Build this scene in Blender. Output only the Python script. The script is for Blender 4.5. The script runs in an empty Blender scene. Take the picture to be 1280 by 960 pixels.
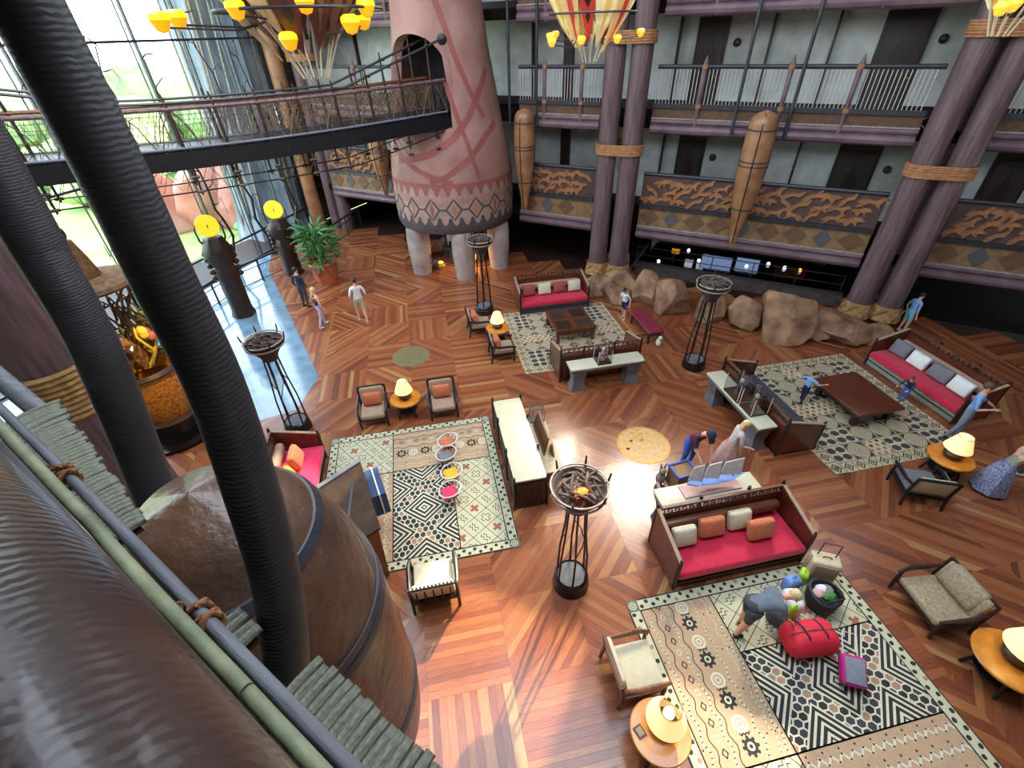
import bpy, bmesh, math, random
from mathutils import Vector, Matrix
random.seed(7)
SC = bpy.context.scene
COL = SC.collection
PI = math.pi

# ---------------------------------------------------------------- camera
CAM_H, FPX = 8.8, 579.14
RIGHT = Vector((0.98329, -0.17885, -0.03345))
def _cam_axes():
    p, ro, ya = math.radians(37.34), math.radians(-1.917), math.radians(-10.3)
    fw = Vector((0, math.cos(p), -math.sin(p))); r = Vector((1, 0, 0)); u = r.cross(fw)
    r2 = r * math.cos(ro) + u * math.sin(ro); u2 = u * math.cos(ro) - r * math.sin(ro)
    Z = Matrix.Rotation(ya, 3, 'Z')
    return Z @ r2, Z @ u2, Z @ fw
CR, CU, CF = _cam_axes()
CO = Vector((0, 0, CAM_H))
cam = bpy.data.cameras.new('camera'); camo = bpy.data.objects.new('camera', cam); COL.objects.link(camo)
cam.sensor_fit = 'HORIZONTAL'; cam.sensor_width = 36.0; cam.lens = FPX / 1280 * 36.0
cam.clip_start = 0.03; cam.clip_end = 500
mw = Matrix((CR, CU, -CF)).transposed().to_4x4(); mw.translation = CO
camo.matrix_world = mw
SC.camera = camo
def ray(x, y): return CR * ((x - 640) / FPX) - CU * ((y - 480) / FPX) + CF
def G(x, y, z=0.0):
    d = ray(x, y); return CO + d * ((z - CAM_H) / d.z)
def proj(P):
    q = Vector(P) - CO; z = q.dot(CF)
    if z < .05: return None
    return 640 + FPX * q.dot(CR) / z, 480 - FPX * q.dot(CU) / z, z

# ---------------------------------------------------------------- light
W = bpy.data.worlds.new('sky'); SC.world = W; W.use_nodes = True
nt = W.node_tree; bg = nt.nodes['Background']
sky = nt.nodes.new('ShaderNodeTexSky'); sky.sky_type = 'NISHITA'; sky.sun_elevation = math.radians(52); sky.sun_rotation = math.radians(150)
sky.sun_disc = False; sky.air_density = 1.2; sky.dust_density = 2.0
mixw = nt.nodes.new('ShaderNodeMix'); mixw.data_type = 'RGBA'; mixw.inputs[0].default_value = 0.72
mixw.inputs[7].default_value = (0.50, 0.56, 0.62, 1)
sclw = nt.nodes.new('ShaderNodeVectorMath'); sclw.operation = 'SCALE'; sclw.inputs['Scale'].default_value = 0.10
nt.links.new(sky.outputs[0], sclw.inputs[0]); nt.links.new(sclw.outputs[0], mixw.inputs[6])
nt.links.new(mixw.outputs[2], bg.inputs[0]); bg.inputs[1].default_value = 15.5
SC.view_settings.view_transform = 'Standard'; SC.view_settings.look = 'None'
SC.view_settings.gamma = 1.0; SC.view_settings.exposure = 0.0; SC.view_settings.use_curve_mapping = False

def lamp(kind, name, loc, power, color, size=.1, aim=None, spot=None, blend=.5):
    l = bpy.data.lights.new(name, kind); l.energy = power; l.color = color
    if kind in ('POINT', 'SPOT'): l.shadow_soft_size = size
    if kind == 'SUN': l.angle = size
    o = bpy.data.objects.new(name, l); COL.objects.link(o); o.location = loc
    if aim is not None: o.rotation_euler = (Vector(aim) - Vector(loc)).to_track_quat('-Z', 'Y').to_euler()
    if spot: l.spot_size = spot; l.spot_blend = blend
    return o
SPOT_A, SPOT_B = Vector((6.63, 18.45, 11.6)), Vector((9.9, 15.7, 12.1))
# sunlight on the grounds beyond the glass, and two added spots for floor glare
lamp('SUN', 'sun', (0, 0, 40), 9.0, (1, .86, .66), math.radians(.8), aim=(-47.6, -60.0, 40 - 64.3))
lamp('SPOT', 'ceiling_spotlight', tuple(SPOT_A), 14000, (1, .84, .64), 1.3, (.3, 4.6, 0), math.radians(26), .8)
lamp('SPOT', 'ceiling_spotlight', tuple(SPOT_B), 8500, (1, .88, .74), 1.3, (3.6, 3.2, 0), math.radians(32), .8)

# ---------------------------------------------------------------- hall axes: s runs along the far gallery, o away from us, z up
P1 = Vector((7.5, 17.7, 0)); DS = Vector((.783, -.622, 0)); DN = Vector((.622, .783, 0))
FROT = math.atan2(DS.y, DS.x)
def FA(s, o, z=0.0):
    p = P1 + DS * s + DN * o; return Vector((p.x, p.y, z))
def so(x, y):
    q = Vector((x, y, 0)) - P1; return q.dot(DS), q.dot(DN)

# portals that guide the sky light in through the openings of the hall
def portal(name, loc, sx, sy, normal, rz=None):
    l = bpy.data.lights.new(name, 'AREA'); l.shape = 'RECTANGLE'; l.size = sx; l.size_y = sy; l.energy = 1
    l.cycles.is_portal = True
    o = bpy.data.objects.new(name, l); COL.objects.link(o); o.location = loc
    if rz is None: o.rotation_euler = Vector(normal).to_track_quat('-Z', 'Z').to_euler()
    else: o.rotation_euler = (0, 0, rz)
    return o
ROOF_Z = 16.5
SKYLIGHTS = [(-13.0, 10.5, -16.0, -9.4)]
for (a, b, c, d) in SKYLIGHTS:
    portal('skylight_portal', FA((a + b) / 2, (c + d) / 2, ROOF_Z + .4), b - a, d - c, None, FROT)
WIN_A, WIN_B = Vector((-6.25, 28.9, 0)), Vector((-15.2, 11.5, 0))
wd = (WIN_B - WIN_A).normalized(); wn = Vector((wd.y, -wd.x, 0))
if wn.dot(Vector((10, 10, 0)) - WIN_A) < 0: wn = -wn
portal('clerestory_portal', FA(1, -22.9, 13.0), 31, 5.6, DN)
portal('window_portal', (WIN_A + WIN_B) / 2 + Vector((0, 0, 7)) - wn * .4, (WIN_B - WIN_A).length, 14, wn)

# ---------------------------------------------------------------- materials
def lin(c):
    if isinstance(c, str):
        c = c.lstrip('#'); c = [int(c[i:i + 2], 16) / 255 for i in (0, 2, 4)]
    return tuple((x / 12.92 if x <= .04045 else ((x + .055) / 1.055) ** 2.4) for x in c[:3]) + (1,)
MATS = {}
def mk(name, col, rough=.5, var=.25, scale=6, col2=None, bump=0.0, bscale=30, metal=0.0, coat=0.0, emit=0.0, ecol=None,
       stretch=(1, 1, 1), wave=None, uv=False, alpha=1.0, trans=0.0, spec=.5, detail=4, sheen=0.0):
    m = bpy.data.materials.new(name); m.use_nodes = True; n = m.node_tree.nodes; L = m.node_tree.links
    b = n['Principled BSDF']; c = lin(col)
    b.inputs['Roughness'].default_value = rough; b.inputs['Metallic'].default_value = metal
    b.inputs['Coat Weight'].default_value = coat; b.inputs['Coat Roughness'].default_value = .08
    b.inputs['Specular IOR Level'].default_value = spec; b.inputs['Sheen Weight'].default_value = sheen
    tc = n.new('ShaderNodeTexCoord'); mp = n.new('ShaderNodeMapping'); mp.inputs['Scale'].default_value = stretch
    L.new(tc.outputs['UV' if uv else 'Object'], mp.inputs[0])
    no = n.new('ShaderNodeTexNoise'); no.inputs['Scale'].default_value = scale; no.inputs['Detail'].default_value = detail
    L.new(mp.outputs[0], no.inputs[0])
    cr = n.new('ShaderNodeValToRGB'); e = cr.color_ramp.elements
    if col2: ca, cb = lin(col2), c
    else:
        ca = tuple(x * (1 - var) for x in c[:3]) + (1,); cb = tuple(min(1, x * (1 + var)) for x in c[:3]) + (1,)
    e[0].position = .32; e[0].color = ca; e[1].position = .68; e[1].color = cb
    L.new(no.outputs['Fac'], cr.inputs[0]); L.new(cr.outputs[0], b.inputs['Base Color'])
    hsrc = None
    if wave:
        wv = n.new('ShaderNodeTexWave'); wv.inputs['Scale'].default_value = wave[0]; wv.bands_direction = wave[1]
        wv.inputs['Distortion'].default_value = wave[2]; wv.inputs['Detail'].default_value = 2; wv.inputs['Detail Scale'].default_value = wave[3] if len(wave) > 3 else 1
        L.new(mp.outputs[0], wv.inputs[0]); hsrc = wv.outputs['Fac']
    elif bump:
        nb = n.new('ShaderNodeTexNoise'); nb.inputs['Scale'].default_value = bscale; nb.inputs['Detail'].default_value = 5
        L.new(mp.outputs[0], nb.inputs[0]); hsrc = nb.outputs['Fac']
    if hsrc is not None and bump:
        bp = n.new('ShaderNodeBump'); bp.inputs['Strength'].default_value = min(1, bump); bp.inputs['Distance'].default_value = .02 * max(1, bump)
        L.new(hsrc, bp.inputs['Height']); L.new(bp.outputs[0], b.inputs['Normal'])
    if emit:
        b.inputs['Emission Color'].default_value = lin(ecol or col); b.inputs['Emission Strength'].default_value = emit
    b.inputs['Alpha'].default_value = alpha; b.inputs['Transmission Weight'].default_value = trans
    MATS[name] = m
    return m
def glassmat(name, tint=(1, 1, 1), gloss=.08):
    m = bpy.data.materials.new(name); m.use_nodes = True; n = m.node_tree.nodes; L = m.node_tree.links
    n.remove(n['Principled BSDF'])
    t = n.new('ShaderNodeBsdfTransparent'); t.inputs[0].default_value = tint + (1,)
    g = n.new('ShaderNodeBsdfGlossy'); g.inputs['Roughness'].default_value = .02
    x = n.new('ShaderNodeMixShader'); x.inputs[0].default_value = gloss
    L.new(t.outputs[0], x.inputs[1]); L.new(g.outputs[0], x.inputs[2]); L.new(x.outputs[0], n['Material Output'].inputs[0])
    MATS[name] = m
    return m
PLANKS = ['#905334', '#85482d', '#985e3a', '#a97a4c', '#78422d', '#8b4f33', '#945939', '#6b3b2a', '#9e6840', '#804932']
PLANK_PICK = [0, 0, 0, 1, 1, 1, 2, 2, 2, 3, 4, 4, 5, 5, 5, 6, 6, 6, 7, 8, 8, 9, 9]
for i, c in enumerate(PLANKS):
    mk('jarrah_%d' % i, c, .24, .22, 3.0, bump=.06, bscale=6, uv=True, stretch=(1.2, 22, 1), coat=.12, detail=6)
mk('slate', '#7f9bb0', .1, .25, 2, '#5f7c92', coat=.4)  # blue of the window's reflection, put into the floor colour
mk('floor_base', '#2a140c', .6)
mk('purple_log', '#71595c', .55, .28, 2.2, '#4e3b3b', bump=.35, bscale=7, stretch=(6, 6, .5))
mk('purple_beam', '#735a60', .5, .25, 2, '#57414a', bump=.25, bscale=8)
mk('dark_log', '#3a373a', .5, .22, 3, '#292627', wave=(22, 'Z', 4.0, 1.2), bump=.11)
mk('hand_log', '#4d3933', .34, .3, 3, '#32231e', wave=(16, 'X', 5.0, 1.6), bump=.10, coat=.2)
mk('grey_log', '#77787c', .6, .2, 4, '#545559', bump=.3, bscale=9, stretch=(.6, 6, 6))
mk('bamboo', '#9da27c', .6, .15, 9, '#747a5c', bump=.2)
mk('stick', '#86866f', .7, .2, 9, '#5f6053', bump=.4, bscale=14, stretch=(7, .6, 7))
mk('rope', '#b07a4c', .8, .3, 30, '#7c4d2b', bump=.5, wave=(22, 'DIAGONAL', 2))
mk('lashing', '#b98558', .75, .2, 8, '#96633c', wave=(9, 'Z', .6), bump=.5)
mk('weave', '#cfa86f', .75, .2, 8, '#9a7040', wave=(30, 'DIAGONAL', .4), bump=.6)
mk('pod_wood', '#704e38', .38, .3, 2.6, '#46332a', bump=.9, bscale=11, coat=.15)
mk('pod_wood_far', '#a97a52', .42, .25, 2.0, '#80563a', bump=.2, bscale=6, coat=.15)
mk('pod_band', '#35343a', .45)
mk('terracotta', '#a67d72', .8, .12, 1.1, '#8e645b', bump=.15, bscale=4)
mk('clay_red', '#8e5049', .8, .12, 2)
mk('clay_pale', '#a98d80', .8, .12, 2, '#927468', bump=.1)
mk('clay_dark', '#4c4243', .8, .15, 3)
mk('clay_ochre', '#a5714c', .8, .15, 3)
mk('tower_leg', '#b3a29a', .75, .15, 1.5, '#8e7d78', bump=.2, bscale=4)
mk('plaster', '#d9dbd6', .85, .1, 2, '#c0c1b8', bump=.15, bscale=12)
mk('dark_wood', '#2e1c15', .45, .3, 5, bump=.1)
mk('door_wood', '#3a2a25', .5, .3, 4, bump=.2)
mk('red_wood', '#6d3621', .32, .28, 4, '#4a2216', bump=.08, bscale=14, stretch=(1, 8, 1), coat=.3)
mk('brown_wood', '#7a4a2e', .38, .28, 4, '#573220', bump=.08, stretch=(1, 8, 1), coat=.2)
mk('rail_metal', '#2b2d32', .45, .15, 4)
mk('bar_cream', '#b9b6ac', .6, .1, 4)
mk('panel_tan', '#8c6c49', .7, .2, 4, '#745638')
mk('panel_brown', '#6f4e35', .7, .2, 4, '#5c402c')
mk('panel_slate', '#514e50', .7, .2, 4)
mk('lattice_brown', '#5b4532', .7)
mk('relief_ground', '#4d3a35', .75, .25, 5)
mk('relief_animal', '#a06c44', .7, .3, 6, '#7d5034')
mk('relief_cream', '#d8c49a', .75, .2, 6)
mk('thatch', '#5a4330', .9, .3, 6)
mk('rock', '#b08868', .8, .28, 1.8, '#664937', bump=1.0, bscale=3.5)
mk('rock_red', '#c9978a', .85, .25, .5, '#a3614c', bump=.9, bscale=1.0)
mk('rock_dark', '#463a38', .8, .3, 3, bump=.7, bscale=6)
mk('black_gloss', '#0b0c0e', .12, .2, 5)
mk('water', '#05070a', .06, .1, 3, bump=.12, bscale=5)
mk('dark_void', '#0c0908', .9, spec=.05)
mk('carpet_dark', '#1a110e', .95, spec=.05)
mk('cream_top', '#c6c2a8', .38, .08, 2)
mk('grey_stone', '#77777a', .6, .25, 3, '#56575c', bump=.6, bscale=6)
mk('red_cloth', '#c4123c', .8, .12, 10, sheen=.3)
mk('pink_cloth', '#e32a5c', .8, .1, 10, sheen=.3)
mk('orange_cloth', '#c06a42', .8, .12, 12, sheen=.2)
mk('rust_cloth', '#94493b', .8, .12, 12)
mk('cream_cloth', '#c9c2a6', .85, .06, 10)
mk('white_cloth', '#e2e5df', .85, .05, 10)
mk('grey_cloth', '#75737a', .85, .08, 10)
mk('yellow_cloth', '#f0a92a', .8, .08, 10)
mk('taupe_cloth', '#a58a74', .85, .1, 10)
mk('black_frame', '#15161a', .35, .2, 5)
mk('white_metal', '#dcdcdc', .35, .05, 5)
mk('burl', '#d08c35', .3, .2, 5, '#b06f22', coat=.4)
mk('lamp_base', '#3b2c22', .4)
mk('brass', '#c49a55', .45, .12, 9, '#a8813f', metal=.5, bump=.2, bscale=26)
mk('olive', '#7c734f', .5, .15, 7, '#6a6245')
mk('gold_disc', '#d7b274', .42, .15, 9, '#b98f52', bump=.3, bscale=16)
mk('lamp_shade', '#f4dfb0', .8, .05, 6, emit=1.0, ecol='#ffcf86')
mk('lamp_top', '#fff3d0', .8, .02, 6, emit=7, ecol='#ffe6a8')
mk('sun_disc', '#f5d52a', .6, .05, 6, emit=.75, ecol='#f5d52a')
mk('ember', '#ff6a10', .6, .5, 16, '#d63a05', emit=4, ecol='#ff6a14')
mk('amber_bowl', '#f3a012', .4, .1, 6, emit=1.0, ecol='#f39a0c')
mk('amber_rim', '#ffd21c', .4, .05, 6, emit=1.3, ecol='#ffce14')
mk('twig', '#6d5d50', .85, .35, 12, '#4c3d33', bump=.4)
mk('twig_grey', '#9a8d82', .85, .3, 12)
mk('gold_basket', '#c8842a', .5, .5, 14, '#6e3d10', bump=.6, bscale=18)
mk('branch_brown', '#7d5730', .7, .4, 8, '#4d3218')
mk('leaf_yellow', '#b7a436', .7, .3, 8)
mk('leaf_green', '#4d8f3d', .6, .35, 9, '#2b5f2a')
mk('clay_pot', '#b4623d', .6, .15, 4)
mk('glass_tower_bark', '#8d97a3', .7, .35, 2.5, '#54606e', bump=.9, bscale=5, stretch=(1, 1, .25))
mk('grass', '#a3b46e', .9, .35, .35, '#7c9a58')
mk('pavement', '#c9c6bd', .8, .1, .6)
mk('foliage', '#7d9a5c', .85, .4, 1.2, '#56754a')
mk('foliage_pale', '#b9cc8a', .85, .3, 1.2, '#94ad68')
mk('skin', '#d9a285', .6, .05, 8)
mk('skin_tan', '#b97f60', .6, .05, 8)
mk('hair_dark', '#2c211c', .6, .2, 20)
mk('hair_blond', '#d8bd84', .6, .2, 20)
mk('hair_brown', '#5b4130', .6, .2, 20)
for nme, c in dict(maroon='#54233a', navy='#1d2742', jeans='#3f69c4', sky_blue='#7aa3d8', grey_blue='#7f8894', white_shirt='#d5dbe2', khaki='#b7ab94',
                   black_top='#22202a', lilac='#b2b0d2', hot_pink='#e04a9a', teal='#7cc3d6', charcoal='#3d4048', steel='#5e6878', magenta='#b81d80',
                   red_bag='#d2213a', sail_white='#eef0f4', hull_blue='#6f8fca', cardboard='#8a6a4a', lime='#a8cf3c', shoe_white='#d8dade', beige='#c7b797',
                   sage='#8a9080', rose='#c9a19a', screen_blue='#2b456b').items():
    mk(nme, c, .7, .1, 9)
mk('floral', '#cdd2cf', .8, .2, 22, '#a98d8a')
mk('skirt_print', '#33406f', .8, .2, 26, '#a9b0c8')
mk('tapestry', '#b0a183', .85, .2, 24, '#8b7a60')
mk('lit_screen', '#bcd2ff', .4, emit=2.2, ecol='#a9c6ff')
mk('lit_white', '#ffffff', .4, emit=2.6, ecol='#e9f1ff')
mk('lit_warm', '#ffb455', .4, emit=3.0, ecol='#ffa63a')
mk('lit_rose', '#7d4a40', .5, emit=.12, ecol='#a45a48')
for nme, c in dict(rug_cream='#c4c2a2', rug_dark='#2c2c2c', rug_brown='#a3836a', rug_tan='#b79a7c', rug_rust='#9a6450', rug_ivory='#d0cdb4',
                   rug_grey='#6b6a66', rug_stone='#948672', rug_sand='#c2b391', rug_slate='#3d3c40').items():
    mk(nme, c, .95, .06, 30, bump=.15, bscale=120)
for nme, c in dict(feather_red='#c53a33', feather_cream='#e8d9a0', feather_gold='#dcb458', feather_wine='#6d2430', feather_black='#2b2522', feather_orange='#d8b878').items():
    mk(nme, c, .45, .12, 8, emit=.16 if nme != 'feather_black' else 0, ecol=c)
for nme, c in dict(feather2_wine='#5f302c', feather2_cream='#bfa67e', feather2_brown='#7d6148', feather2_black='#2b2522').items():
    mk(nme, c, .5, .15, 8)
glassmat('pane_glass', (.93, .97, .97), .05)
glassmat('case_glass', (.95, .97, 1), .10)

# ---------------------------------------------------------------- mesh builder
class MB:
    def __init__(s): s.v = []; s.f = []; s.m = []; s.uv = []
    def add(s, vs, fs, m=0):
        b = len(s.v); s.v += [tuple(p) for p in vs]
        for f in fs: s.f.append([b + i for i in f]); s.m.append(m)
        return s
    def box(s, c, d, m=0, rz=0, M=None):
        x, y, z = d[0] / 2, d[1] / 2, d[2] / 2; R = Matrix.Rotation(rz, 3, 'Z')
        vs = [Vector((a, b, e)) for a in (-x, x) for b in (-y, y) for e in (-z, z)]
        if M is not None: vs = [M @ p for p in vs]
        vs = [R @ p + Vector(c) for p in vs]
        return s.add(vs, [(0, 1, 3, 2), (4, 6, 7, 5), (0, 4, 5, 1), (2, 3, 7, 6), (0, 2, 6, 4), (1, 5, 7, 3)], m)
    def bar(s, a, b, w, h, m=0):          # square bar between two points
        a, b = Vector(a), Vector(b); d = (b - a); L = d.length; d.normalize()
        up = Vector((0, 0, 1)) if abs(d.z) < .95 else Vector((1, 0, 0)); x = d.cross(up).normalized(); y = x.cross(d)
        q = [x * i * w / 2 + y * j * h / 2 for i, j in ((-1, -1), (1, -1), (1, 1), (-1, 1))]
        return s.add([a + p for p in q] + [b + p for p in q], [(3, 2, 1, 0), (4, 5, 6, 7), (0, 1, 5, 4), (1, 2, 6, 5), (2, 3, 7, 6), (3, 0, 4, 7)], m)
    def rbox(s, c, d, r=.03, m=0, puff=0, M=None, n=3):   # rounded / cushion box
        x, y, z = d[0] / 2, d[1] / 2, d[2] / 2; r = min(r, x, y, z); bm = bmesh.new()
        bmesh.ops.create_cube(bm, size=1)
        for v in bm.verts: v.co = Vector((v.co.x * 2 * x, v.co.y * 2 * y, v.co.z * 2 * z))
        bmesh.ops.bevel(bm, geom=bm.edges[:] + bm.verts[:], offset=r, segments=n, profile=.5, affect='EDGES')
        if puff:
            bmesh.ops.subdivide_edges(bm, edges=[e for e in bm.edges if e.calc_length() > min(x, y) * .9], cuts=3, use_grid_fill=True)
            for v in bm.verts:
                k = max(0, 1 - (v.co.x / x) ** 2) * max(0, 1 - (v.co.y / y) ** 2)
                v.co.z += math.copysign(puff * k, v.co.z) if abs(v.co.z) > z * .5 else 0
        bm.verts.ensure_lookup_table()
        vs = [v.co.copy() for v in bm.verts]
        if M is not None: vs = [M @ p for p in vs]
        fs = [[v.index for v in f.verts] for f in bm.faces]; bm.free()
        return s.add([p + Vector(c) for p in vs], fs, m)
    def cyl(s, a, b, r0, r1=None, n=10, m=0, caps=True):
        return s.tube([a, b], [r0, r0 if r1 is None else r1], n, m, caps)
    def tube(s, pts, r, n=6, m=0, caps=True):
        pts = [Vector(p) for p in pts]; k = len(pts)
        rs = [r] * k if not isinstance(r, (list, tuple)) else r
        vs = []; fs = []; x = None
        for i, p in enumerate(pts):
            d = (pts[min(i + 1, k - 1)] - pts[max(i - 1, 0)])
            d = d.normalized() if d.length > 1e-9 else Vector((0, 0, 1))
            if x is None:
                up = Vector((0, 0, 1)) if abs(d.z) < .9 else Vector((1, 0, 0)); x = d.cross(up).normalized()
            else:
                x = (x - d * x.dot(d)); x = x.normalized() if x.length > 1e-6 else d.orthogonal().normalized()
            y = d.cross(x)
            for j in range(n):
                a = 2 * PI * j / n; vs.append(p + (x * math.cos(a) + y * math.sin(a)) * rs[i])
        for i in range(k - 1):
            for j in range(n):
                j2 = (j + 1) % n; fs.append((i * n + j, i * n + j2, (i + 1) * n + j2, (i + 1) * n + j))
        if caps: fs += [tuple(range(n - 1, -1, -1)), tuple((k - 1) * n + j for j in range(n))]
        return s.add(vs, fs, m)
    def lathe(s, prof, n=20, m=0, c=(0, 0, 0), th0=0, th1=2 * PI, wob=None):
        full = abs(th1 - th0 - 2 * PI) < 1e-6; cols = n if full else n + 1
        c = Vector(c); vs = []; fs = []
        for (r, z) in prof:
            for j in range(cols):
                a = th0 + (th1 - th0) * j / n; w = wob(a, z) if wob else 1
                vs.append(c + Vector((r * w * math.cos(a), r * w * math.sin(a), z)))
        for i in range(len(prof) - 1):
            for j in range(n):
                j2 = (j + 1) % cols; fs.append((i * cols + j, i * cols + j2, (i + 1) * cols + j2, (i + 1) * cols + j))
        return s.add(vs, fs, m)
    def ell(s, c, r, m=0, n=12, k=7, M=None, noise=0, seed=0):
        r = r if isinstance(r, (tuple, list)) else (r, r, r); rnd = random.Random(seed)
        vs = [Vector((0, 0, -r[2]))]; fs = []
        for i in range(1, k):
            f = -PI / 2 + PI * i / k
            for j in range(n):
                a = 2 * PI * j / n; w = 1 + (rnd.random() - .5) * 2 * noise
                vs.append(Vector((r[0] * math.cos(f) * math.cos(a) * w, r[1] * math.cos(f) * math.sin(a) * w, r[2] * math.sin(f) * w)))
        vs.append(Vector((0, 0, r[2]))); t = len(vs) - 1
        for j in range(n):
            j2 = (j + 1) % n; fs.append((0, 1 + j2, 1 + j)); fs.append((t, 1 + (k - 2) * n + j, 1 + (k - 2) * n + j2))
        for i in range(k - 2):
            for j in range(n):
                j2 = (j + 1) % n; a = 1 + i * n; fs.append((a + j, a + j2, a + n + j2, a + n + j))
        if M is not None: vs = [M @ p for p in vs]
        return s.add([p + Vector(c) for p in vs], fs, m)
    def prism(s, poly, z0, z1, m=0):
        k = len(poly); vs = [(p[0], p[1], z0) for p in poly] + [(p[0], p[1], z1) for p in poly]
        fs = [tuple(range(k - 1, -1, -1)), tuple(range(k, 2 * k))] + [(i, (i + 1) % k, k + (i + 1) % k, k + i) for i in range(k)]
        return s.add(vs, fs, m)
    def slab(s, poly3, nrm, t, m=0):      # polygon in space given a thickness
        nrm = Vector(nrm).normalized() * t; k = len(poly3); a = [Vector(p) for p in poly3]
        vs = a + [p + nrm for p in a]
        fs = [tuple(range(k - 1, -1, -1)), tuple(range(k, 2 * k))] + [(i, (i + 1) % k, k + (i + 1) % k, k + i) for i in range(k)]
        return s.add(vs, fs, m)
    def xf(s, M):
        s.v = [tuple(M @ Vector(p)) for p in s.v]; return s
    def mesh(s, name, mats, smooth=True, ang=35):
        me = bpy.data.meshes.new(name); me.from_pydata(s.v, [], s.f); me.update()
        if isinstance(mats, str): mats = [mats]
        for q in mats: me.materials.append(MATS[q])
        me.polygons.foreach_set('material_index', [min(i, len(mats) - 1) for i in s.m])
        bm = bmesh.new(); bm.from_mesh(me); bmesh.ops.recalc_face_normals(bm, faces=bm.faces); bm.to_mesh(me); bm.free()
        if smooth:
            me.polygons.foreach_set('use_smooth', [True] * len(me.polygons)); me.set_sharp_from_angle(angle=math.radians(ang))
        return me
    def build(s, name, mats, parent=None, smooth=True, ang=35, label=None, kind=None):
        o = bpy.data.objects.new(name, s.mesh(name, mats, smooth, ang)); COL.objects.link(o)
        if parent is not None: o.parent = parent
        if label: o['label'] = label
        if kind: o['kind'] = kind
        return o
def tag(o, label, cat, group=None):
    o['label'] = label; o['category'] = cat
    if group: o['group'] = group
    return o
def thing(name, label, cat, loc=(0, 0, 0), rz=0, group=None):
    o = bpy.data.objects.new(name, None); o.empty_display_size = .1; COL.objects.link(o)
    o.location = loc; o.rotation_euler = (0, 0, rz); return tag(o, label, cat, group)
def copy_tree(o, parent=None):
    c = o.copy(); COL.objects.link(c); c.parent = parent
    for ch in list(o.children): copy_tree(ch, c)
    return c
def struct(o): o['kind'] = 'structure'; return o
def part(parent, name, mesh, loc=(0, 0, 0), rot=(0, 0, 0), scale=None):   # a part that shares its mesh with its likes
    o = bpy.data.objects.new(name, mesh); COL.objects.link(o); o.parent = parent; o.location = loc; o.rotation_euler = rot
    if scale: o.scale = scale
    return o
def clip(poly, x0, x1, y0, y1):
    for ax, lim, sg in ((0, x0, 1), (0, x1, -1), (1, y0, 1), (1, y1, -1)):
        out = []
        for i in range(len(poly)):
            a, b = poly[i - 1], poly[i]; da, db = sg * (a[ax] - lim), sg * (b[ax] - lim)
            if (da < 0) != (db < 0):
                t = da / (da - db); out.append((a[0] + (b[0] - a[0]) * t, a[1] + (b[1] - a[1]) * t))
            if db >= 0: out.append(b)
        poly = out
        if len(poly) < 3: return []
    return poly
# ================================================================ FLOOR
CELL = 1.44; GX, GY = .42, 3.18
RUGS = [(-3.24, 1.08, 5.67, 10.03), (2.6, 6.65, 11.74, 15.82), (9.0, 13.0, 5.94, 10.4), (2.76, 7.27, -.35, 4.07)]
def inside_hall(x, y):
    s, o = so(x, y)
    return -19 < s < 19.5 and -19.6 < o < 1.2 and (Vector((x, y, 0)) - WIN_A).dot(wn) > .6
fl = MB()
_c = [FA(-19.5, -21), FA(21, -21), FA(21, 1.6), FA(-19.5, 1.6)]
fl.prism([(p.x, p.y) for p in _c], -.25, -.012)
floor = struct(fl.build('floor', 'floor_base', smooth=False))
FIX = {(0, 0): 1, (0, -1): 0, (-1, 0): 0, (-1, -1): 2, (1, 0): 3, (1, 1): 1, (0, 1): 1, (-1, 7): 3, (-2, 7): 0, (-2, 6): 3, (-1, 6): 0, (-1, 8): 2, (0, 7): 0, (0, 6): 0, (2, 1): 3, (2, 2): 1, (3, 1): 0, (1, 2): 0, (2, 3): 3}
planks = []
for i in range(-14, 20):
    for j in range(-8, 22):
        x0, y0 = GX + i * CELL, GY + j * CELL; cx, cy = x0 + CELL / 2, y0 + CELL / 2
        if not inside_hall(cx, cy): continue
        rnd = random.Random(i * 131 + j * 977)
        ori = FIX.get((i, j), rnd.choice([0, 0, 1, 2, 3, 1, 3]))
        ang = [0, PI / 4, PI / 2, -PI / 4][ori]; ux, uy = math.cos(ang), math.sin(ang)
        half = CELL * (.5 if ori in (0, 2) else .7072); t = -half; prev = -1
        while t < half - .01:
            w = rnd.choice([.10, .12, .12, .14, .18]); t1 = min(t + w, half)
            if half - t1 < .05: t1 = half
            a, b = t + .0012, t1 - .0012
            strip = [(cx + ux * q - uy * k, cy + uy * q + ux * k) for q, k in ((-1.1, a), (1.1, a), (1.1, b), (-1.1, b))]
            pol = clip(strip, x0 + .001, x0 + CELL - .001, y0 + .001, y0 + CELL - .001)
            c = rnd.choice(PLANK_PICK)
            if c == prev: c = rnd.choice(PLANK_PICK)
            prev = c
            if pol: planks.append((pol, c, ang, rnd.random() * 40))
            t = t1
def plank_geo(pols):
    vs, fs, ms, uvs = [], [], [], []
    for pol, c, ang, off in pols:
        k = len(pol); b = len(vs); ca, sa = math.cos(-ang), math.sin(-ang)
        uv = [(p[0] * ca - p[1] * sa + off, p[0] * sa + p[1] * ca + off) for p in pol]
        vs += [(p[0], p[1], 0) for p in pol] + [(p[0], p[1], -.012) for p in pol]
        fs.append(list(range(b, b + k))); ms.append(c); uvs += uv
        for q in range(k):
            r = (q + 1) % k; fs.append([b + r, b + q, b + k + q, b + k + r]); ms.append(c); uvs += [uv[r], uv[q], uv[q], uv[r]]
    return vs, fs, ms, uvs
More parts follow.
